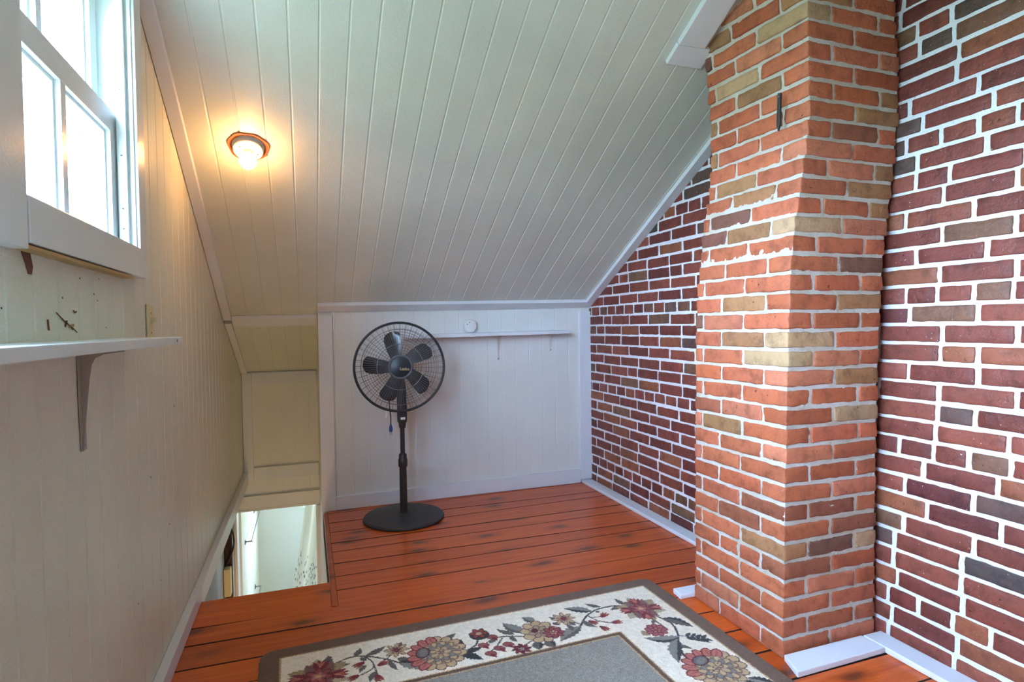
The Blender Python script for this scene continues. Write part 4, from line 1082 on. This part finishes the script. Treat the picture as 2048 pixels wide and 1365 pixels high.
    for a in ((0.210, 0.168, 0.217, 0.108, 0.014), (0.300, 0.150, 0.324, 0.102, 0.012), (0.228, 0.180, 0.284, 0.186, 0.011), (0.335, 0.160, 0.408, 0.122, 0.014), (0.32, 0.162, 0.335, 0.190, 0.010), (0.432, 0.215, 0.478, 0.240, 0.014), (0.405, 0.215, 0.425, 0.285, 0.010), (0.440, 0.158, 0.462, 0.118, 0.012), (0.33, 0.215, 0.305, 0.25, 0.009), (0.355, 0.262, 0.33, 0.315, 0.01)): leaf(*a, LEAF, 0.25)
    leaf(0.432, 0.245, 0.545, 0.318, 0.026, LGR, -0.15, DLEAF); leaf(0.435, 0.235, 0.53, 0.250, 0.010, DLEAF, 0.3); leaf(0.636, 0.265, 0.662, 0.180, 0.018, DLEAF, -0.1); leaf(0.645, 0.265, 0.72, 0.255, 0.014, DLEAF, 0.15); leaf(0.64, 0.270, 0.698, 0.330, 0.018, DLEAF, -0.1); leaf(0.60, 0.165, 0.655, 0.135, 0.014, LEAF, 0.1)
    leaf(0.85, 0.222, 0.800, 0.162, 0.012, LEAF, -0.25); leaf(0.895, 0.222, 0.836, 0.128, 0.026, LGR, -0.35, LEAF); leaf(0.950, 0.168, 0.918, 0.120, 0.020, LGR, 0.1, LEAF); leaf(0.83, 0.228, 0.842, 0.272, 0.010, LEAF, 0.2); leaf(0.78, 0.225, 0.745, 0.245, 0.009, LEAF, 0.1); leaf(0.905, 0.296, 0.892, 0.346, 0.021, LEAF, 0, DLEAF); leaf(0.935, 0.30, 0.952, 0.352, 0.021, LEAF, 0, DLEAF)
    leaf(1.186, 0.180, 1.092, 0.118, 0.022, LGR, 0.2, DLEAF); leaf(1.235, 0.160, 1.188, 0.112, 0.011, LEAF, -0.25); leaf(1.095, 0.262, 0.980, 0.328, 0.026, LGR, 0.25, LEAF); leaf(1.055, 0.280, 1.050, 0.222, 0.010, LEAF, 0.3); leaf(1.12, 0.225, 1.150, 0.290, 0.012, LEAF, 0.5); leaf(1.205, 0.18, 1.205, 0.20, 0.009, LEAF, 0); leaf(1.08, 0.248, 1.075, 0.205, 0.012, LEAF, -.4); leaf(1.035, 0.195, 1.012, 0.155, 0.010, LEAF, 0.2); leaf(1.01, 0.20, 1.03, 0.228, 0.010, LEAF, 0)
    leaf(1.335, 0.186, 1.322, 0.118, 0.011, LEAF, -0.3); leaf(1.322, 0.186, 1.255, 0.200, 0.013, LEAF, 0.2)
    leaf(1.402, 0.325, 1.472, 0.420, 0.024, LEAF, -0.3, DLEAF); leaf(1.385, 0.455, 1.262, 0.415, 0.022, LGR, -0.45, DLEAF); leaf(1.370, 0.465, 1.282, 0.590, 0.024, LGR, 0.25, DLEAF); leaf(1.355, 0.50, 1.378, 0.535, 0.009, LEAF, 0.3); leaf(1.37, 0.32, 1.345, 0.35, 0.008, LEAF, 0)
    for t in (0.25, 0.45, 0.65, 0.85):
        x, y = 1.389 + t * 0.07, 0.45 + t * 0.055; leaf(x, y, x + 0.032, y - 0.016, 0.008, DLEAF, 0); leaf(x, y, x + 0.010, y + 0.034, 0.008, DLEAF, 0)
    leaf(1.455, 0.50, 1.475, 0.522, 0.008, DLEAF, 0)
    leaf(1.43, 0.735, 1.50, 0.80, 0.024, LGR, 0.2, DLEAF); leaf(1.42, 0.74, 1.43, 0.83, 0.02, DLEAF, 0.2); leaf(0.12, 0.29, 0.10, 0.345, 0.02, LEAF, 0.1); leaf(0.22, 0.28, 0.25, 0.33, 0.018, LEAF, 0.1)
    for bx, by, r in ((0.310, 0.204, 2.6), (0.285, 0.270, 2.7), (0.382, 0.226, -0.4), (0.358, 0.300, 1.4)): bud(bx, by, r)
    for bx, by in ((0.769, 0.208), (0.724, 0.248), (0.806, 0.275), (0.770, 0.286), (0.732, 0.306)):
        ell(bx, by, 0.021, 0.016, 0.5, c(150, 76, 66), RED, 0.003); leaf(bx, by, bx + 0.012, by + 0.030, 0.007, RED, 0)
    for bx, by, r in ((1.213, 0.222, -0.6), (1.150, 0.252, 0.9), (1.232, 0.285, 0.1), (1.168, 0.305, 1.2)): bud(bx, by, r)
    daisy(0.438, 0.163, 1.0); daisy(1.060, 0.188, 1.05)
    # rosebud
    ell(0.731, 0.178, 0.036, 0.034, 0, DLEAF); petals(0.731, 0.166, 0.018, 6, 0.018, 0.011, RUSTC, MAR, 0.2); ell(0.731, 0.168, 0.015, 0.013, 0, BEI, RED, 0.004)
    # pinwheel
    for k in range(8):
        t = 2 * math.pi * k / 8; leaf(0.839 + 0.006 * math.cos(t), 0.318 + 0.006 * math.sin(t), 0.839 + 0.040 * math.cos(t), 0.318 + 0.036 * math.sin(t), 0.0085, RED if k % 2 else MAR, 0.5)
    ell(0.839, 0.318, 0.008, 0.008, 0, LGR)
    # small peony in the middle
    for k in range(9):
        t = 2 * math.pi * k / 9; ell(0.940 + 0.046 * math.cos(t), 0.238 + 0.052 * math.sin(t), 0.026, 0.022, t, BEI, BRN, 0.0038)
    ell(0.94, 0.238, 0.040, 0.044, 0, BEI)
    for k in range(7):
        t = 2 * math.pi * k / 7 + 0.3; ell(0.938 + 0.024 * math.cos(t), 0.236 + 0.026 * math.sin(t), 0.019, 0.013, t, c(170, 140, 110), BRN, 0.0035)
    ell(0.926, 0.226, 0.012, 0.015, 0.4, MAR)
    petals(0.985, 0.262, 0.022, 8, 0.020, 0.013, c(150, 66, 66), MAR, 0.2); petals(0.985, 0.262, 0.008, 5, 0.010, 0.008, BEI, RED, 0)
    # small pink rose under the corner bloom
    leaf(1.30, 0.385, 1.27, 0.40, 0.02, OLV, 0); petals(1.335, 0.388, 0.026, 9, 0.018, 0.013, c(160, 84, 84), RED, 0.2); petals(1.335, 0.388, 0.010, 5, 0.012, 0.009, PINK, MAR, 0)
    crimson(0.181, 0.222, 1.05); crimson(1.372, 0.232, 0.98)
    peony(0.566, 0.232, 0.98, 0.35); peony(1.378, 0.650, 1.0, 1.15)
    # ---- geometry: pile rises from the bound edge, corners rounded
    Rr = 0.045
    ex = np.maximum(0, np.maximum(Rr - U, U - (RW - Rr))); ey = np.maximum(0, np.maximum(Rr - Wd, Wd - (RL - Rr)))
    rr = np.hypot(ex, ey); ed = np.where((ex > 0) & (ey > 0), Rr - rr, d)
    C[(ed < 0.006)] = c(92, 86, 64); k = (ed >= 0.006) & (ed < 0.064) & (ex > 0) & (ey > 0); C[k] = BROWN
    h = 0.0115 * np.clip(ed / 0.007, 0, 1) ** 0.5 + rng.normal(0, 0.00045, U.shape) * (ed > 0.004)
    h = np.maximum(h, 0.0008)
    th = math.radians(1.3); ox, oy = -0.175, 2.141
    X = ox + U * math.cos(th) + Wd * math.sin(th); Y = oy + U * math.sin(th) - Wd * math.cos(th)
    nw_, nu_ = U.shape
    V = np.stack([X, Y, h], -1).reshape(-1, 3)
    idx = np.arange(nw_ * nu_).reshape(nw_, nu_)
    q = np.stack([idx[:-1, :-1], idx[1:, :-1], idx[1:, 1:], idx[:-1, 1:]], -1).reshape(-1, 4)
    ok = (ed > -0.0005).reshape(-1)[q].all(1); q = q[ok]
    me = bpy.data.meshes.new('area_rug'); me.vertices.add(len(V)); me.vertices.foreach_set('co', V.ravel().astype(np.float32))
    me.loops.add(q.size); me.loops.foreach_set('vertex_index', q.ravel().astype(np.int32)); me.polygons.add(len(q)); me.polygons.foreach_set('loop_start', (np.arange(len(q)) * 4).astype(np.int32))
    me.update(calc_edges=True); me.materials.append(M['rug'])
    me.polygons.foreach_set('use_smooth', np.ones(len(q), dtype=bool))
    a = me.attributes.new('pile', 'FLOAT_COLOR', 'POINT'); cc = np.concatenate([C.reshape(-1, 3), np.ones((C.size // 3, 1))], 1); a.data.foreach_set('color', cc.ravel().astype(np.float32))
    import bmesh
    bm = bmesh.new(); bm.from_mesh(me); bmesh.ops.delete(bm, geom=[v for v in bm.verts if not v.link_faces], context='VERTS'); bm.to_mesh(me); bm.free(); me.update()
    o = bpy.data.objects.new('area_rug', me); COL.objects.link(o)
    return tag(o, 'grey rug with cream floral border and brown bound edge on the pine floor', 'rug')
build_rug()

# =================================================================  OUTSIDE: a tree past the window
def tree(base, hgt, rad, lab, seed):
    r2 = random.Random(seed); t = empty('leafy_tree', base); tag(t, lab, 'tree')
    b = MB(); b.tube([base, (base[0] + .1, base[1], base[2] + hgt * .4), (base[0], base[1] + .15, base[2] + hgt * .8)], [0.14, 0.1, 0.04], M['bark'], 8); b.build('trunk', t, smooth=True)
    b = MB(); vs = []; fs = []
    for k in range(2600):
        while True:
            p = Vector((r2.uniform(-1, 1), r2.uniform(-1, 1), r2.uniform(-1, 1)))
            if 0.25 < p.length < 1: break
        c = Vector(base) + Vector((p.x * rad, p.y * rad, hgt * 0.72 + p.z * rad * 1.15)); n = Vector((r2.gauss(0, 1), r2.gauss(0, 1), r2.gauss(0, 1))).normalized(); a = n.orthogonal().normalized(); e = n.cross(a); s_ = r2.uniform(0.05, 0.10)
        k0 = len(vs); vs += [c - a * s_, c - e * s_ * .5, c + a * s_, c + e * s_ * .5]; fs.append((k0, k0 + 1, k0 + 2, k0 + 3))
    b.add(vs, fs, M['leaf']); b.build('foliage', t, fixn=False)
tree((-4.4, 12.2, -2.6), 5.2, 1.5, 'green tree outside, glimpsed through the right pane of the window', 5)

# =================================================================  LIGHT
wd = bpy.data.worlds.new('sky'); scene.world = wd; wd.use_nodes = True; nt = wd.node_tree; nt.nodes.clear()
bg = nt.nodes.new('ShaderNodeBackground'); ow = nt.nodes.new('ShaderNodeOutputWorld'); tc = nt.nodes.new('ShaderNodeTexCoord'); sp = nt.nodes.new('ShaderNodeSeparateXYZ'); rp = nt.nodes.new('ShaderNodeValToRGB'); mr = nt.nodes.new('ShaderNodeMapRange')
nt.links.new(tc.outputs['Generated'], sp.inputs[0]); nt.links.new(sp.outputs['Z'], mr.inputs['Value']); mr.inputs['From Min'].default_value = -1; mr.inputs['From Max'].default_value = 1
e = rp.color_ramp.elements; e[0].position = 0.38; e[0].color = (0.066, 0.118, 0.100, 1); e[1].position = 0.52; e[1].color = (0.50, 0.70, 1.0, 1)
x = e.new(1.0); x.color = (0.42, 0.62, 1.0, 1); x = e.new(0.48); x.color = (0.15, 0.26, 0.26, 1)
nt.links.new(mr.outputs[0], rp.inputs[0]); nt.links.new(rp.outputs[0], bg.inputs[0]); nt.links.new(bg.outputs[0], ow.inputs[0])
FILL_W = 13.0
SKY = 35.0; bg.inputs[1].default_value = SKY

def portal(name, loc, rot, sx, sy):
    l = bpy.data.lights.new(name, 'AREA'); l.shape = 'RECTANGLE'; l.size = sx; l.size_y = sy; l.cycles.is_portal = True
    o = bpy.data.objects.new(name, l); o.location = loc; o.rotation_euler = rot; COL.objects.link(o); return o
portal('window_daylight', (-0.70, 1.53, 1.71), (0, -math.pi / 2, 0), 0.80, 0.80)
dl = bpy.data.lights.new('added_window_fill', 'AREA'); dl.shape = 'RECTANGLE'; dl.size = 0.80; dl.size_y = 0.80; dl.color = (0.44, 0.70, 1.0); dl.energy = FILL_W  # bluish area fill added in the unseen window's opening
do = bpy.data.objects.new('added_window_fill', dl); do.location = (-0.50, (VY0 + VY1) / 2, (VZ0 + VZ1) / 2); do.rotation_euler = (0, -math.pi / 2 + 0.72, 0); COL.objects.link(do)
portal('lower_window_daylight', (0.41, ROOM_Y + 0.12, -0.55), (-math.pi / 2, 0, 0), 1.0, 0.4)
def point(name, loc, col, p, r):
    l = bpy.data.lights.new(name, 'POINT'); l.color = col; l.energy = p; l.shadow_soft_size = r
    o = bpy.data.objects.new(name, l); o.location = loc; COL.objects.link(o); return o
point('rear_fill_light', (0.75, -0.9, 1.95), (1.0, 0.84, 0.62), 6.0, 0.15)  # added fill behind the camera, no fixture
point('lower_fill_light', (1.0, 5.55, -0.30), (1.0, 0.98, 0.97), 11.0, 0.08)  # added fill that brightens the room below, no fixture

point('stairwell_fill_light', (-0.22, 2.75, -1.45), (1.0, 0.60, 0.29), 10.0, 0.08)  # added warm fill from below, brightens the stair recess

# =================================================================  CAMERA
yaw, pitch, roll, F = 0.33941062, -0.02682733, -0.01330198, 1.16138757
cy_, sy_ = math.cos(yaw), math.sin(yaw); cp, sp_ = math.cos(pitch), math.sin(pitch)
f = Vector((sy_ * cp, cy_ * cp, sp_)); r = Vector((cy_, -sy_, 0)); u = r.cross(f)
cr, sr_ = math.cos(roll), math.sin(roll); r2_, u2_ = r * cr + u * sr_, u * cr - r * sr_
cam = bpy.data.cameras.new('camera'); cam.sensor_width = 36; cam.lens = F * 1000 / 2048 * 36; cam.clip_start = 0.02
co = bpy.data.objects.new('camera', cam); COL.objects.link(co)
co.matrix_world = Matrix(((r2_.x, u2_.x, -f.x, 0), (r2_.y, u2_.y, -f.y, 0), (r2_.z, u2_.z, -f.z, CAMH), (0, 0, 0, 1)))
scene.camera = co
vs_ = scene.view_settings; vs_.view_transform = 'Standard'; vs_.look = 'None'; vs_.gamma = 1; vs_.exposure = 1.18; vs_.use_curve_mapping = False
scene.cycles.max_bounces = 9; scene.cycles.diffuse_bounces = 6; scene.cycles.use_adaptive_sampling = True; scene.cycles.adaptive_threshold = 0.025; scene.cycles.sample_clamp_indirect = 4.0; scene.cycles.caustics_reflective = False; scene.cycles.caustics_refractive = False
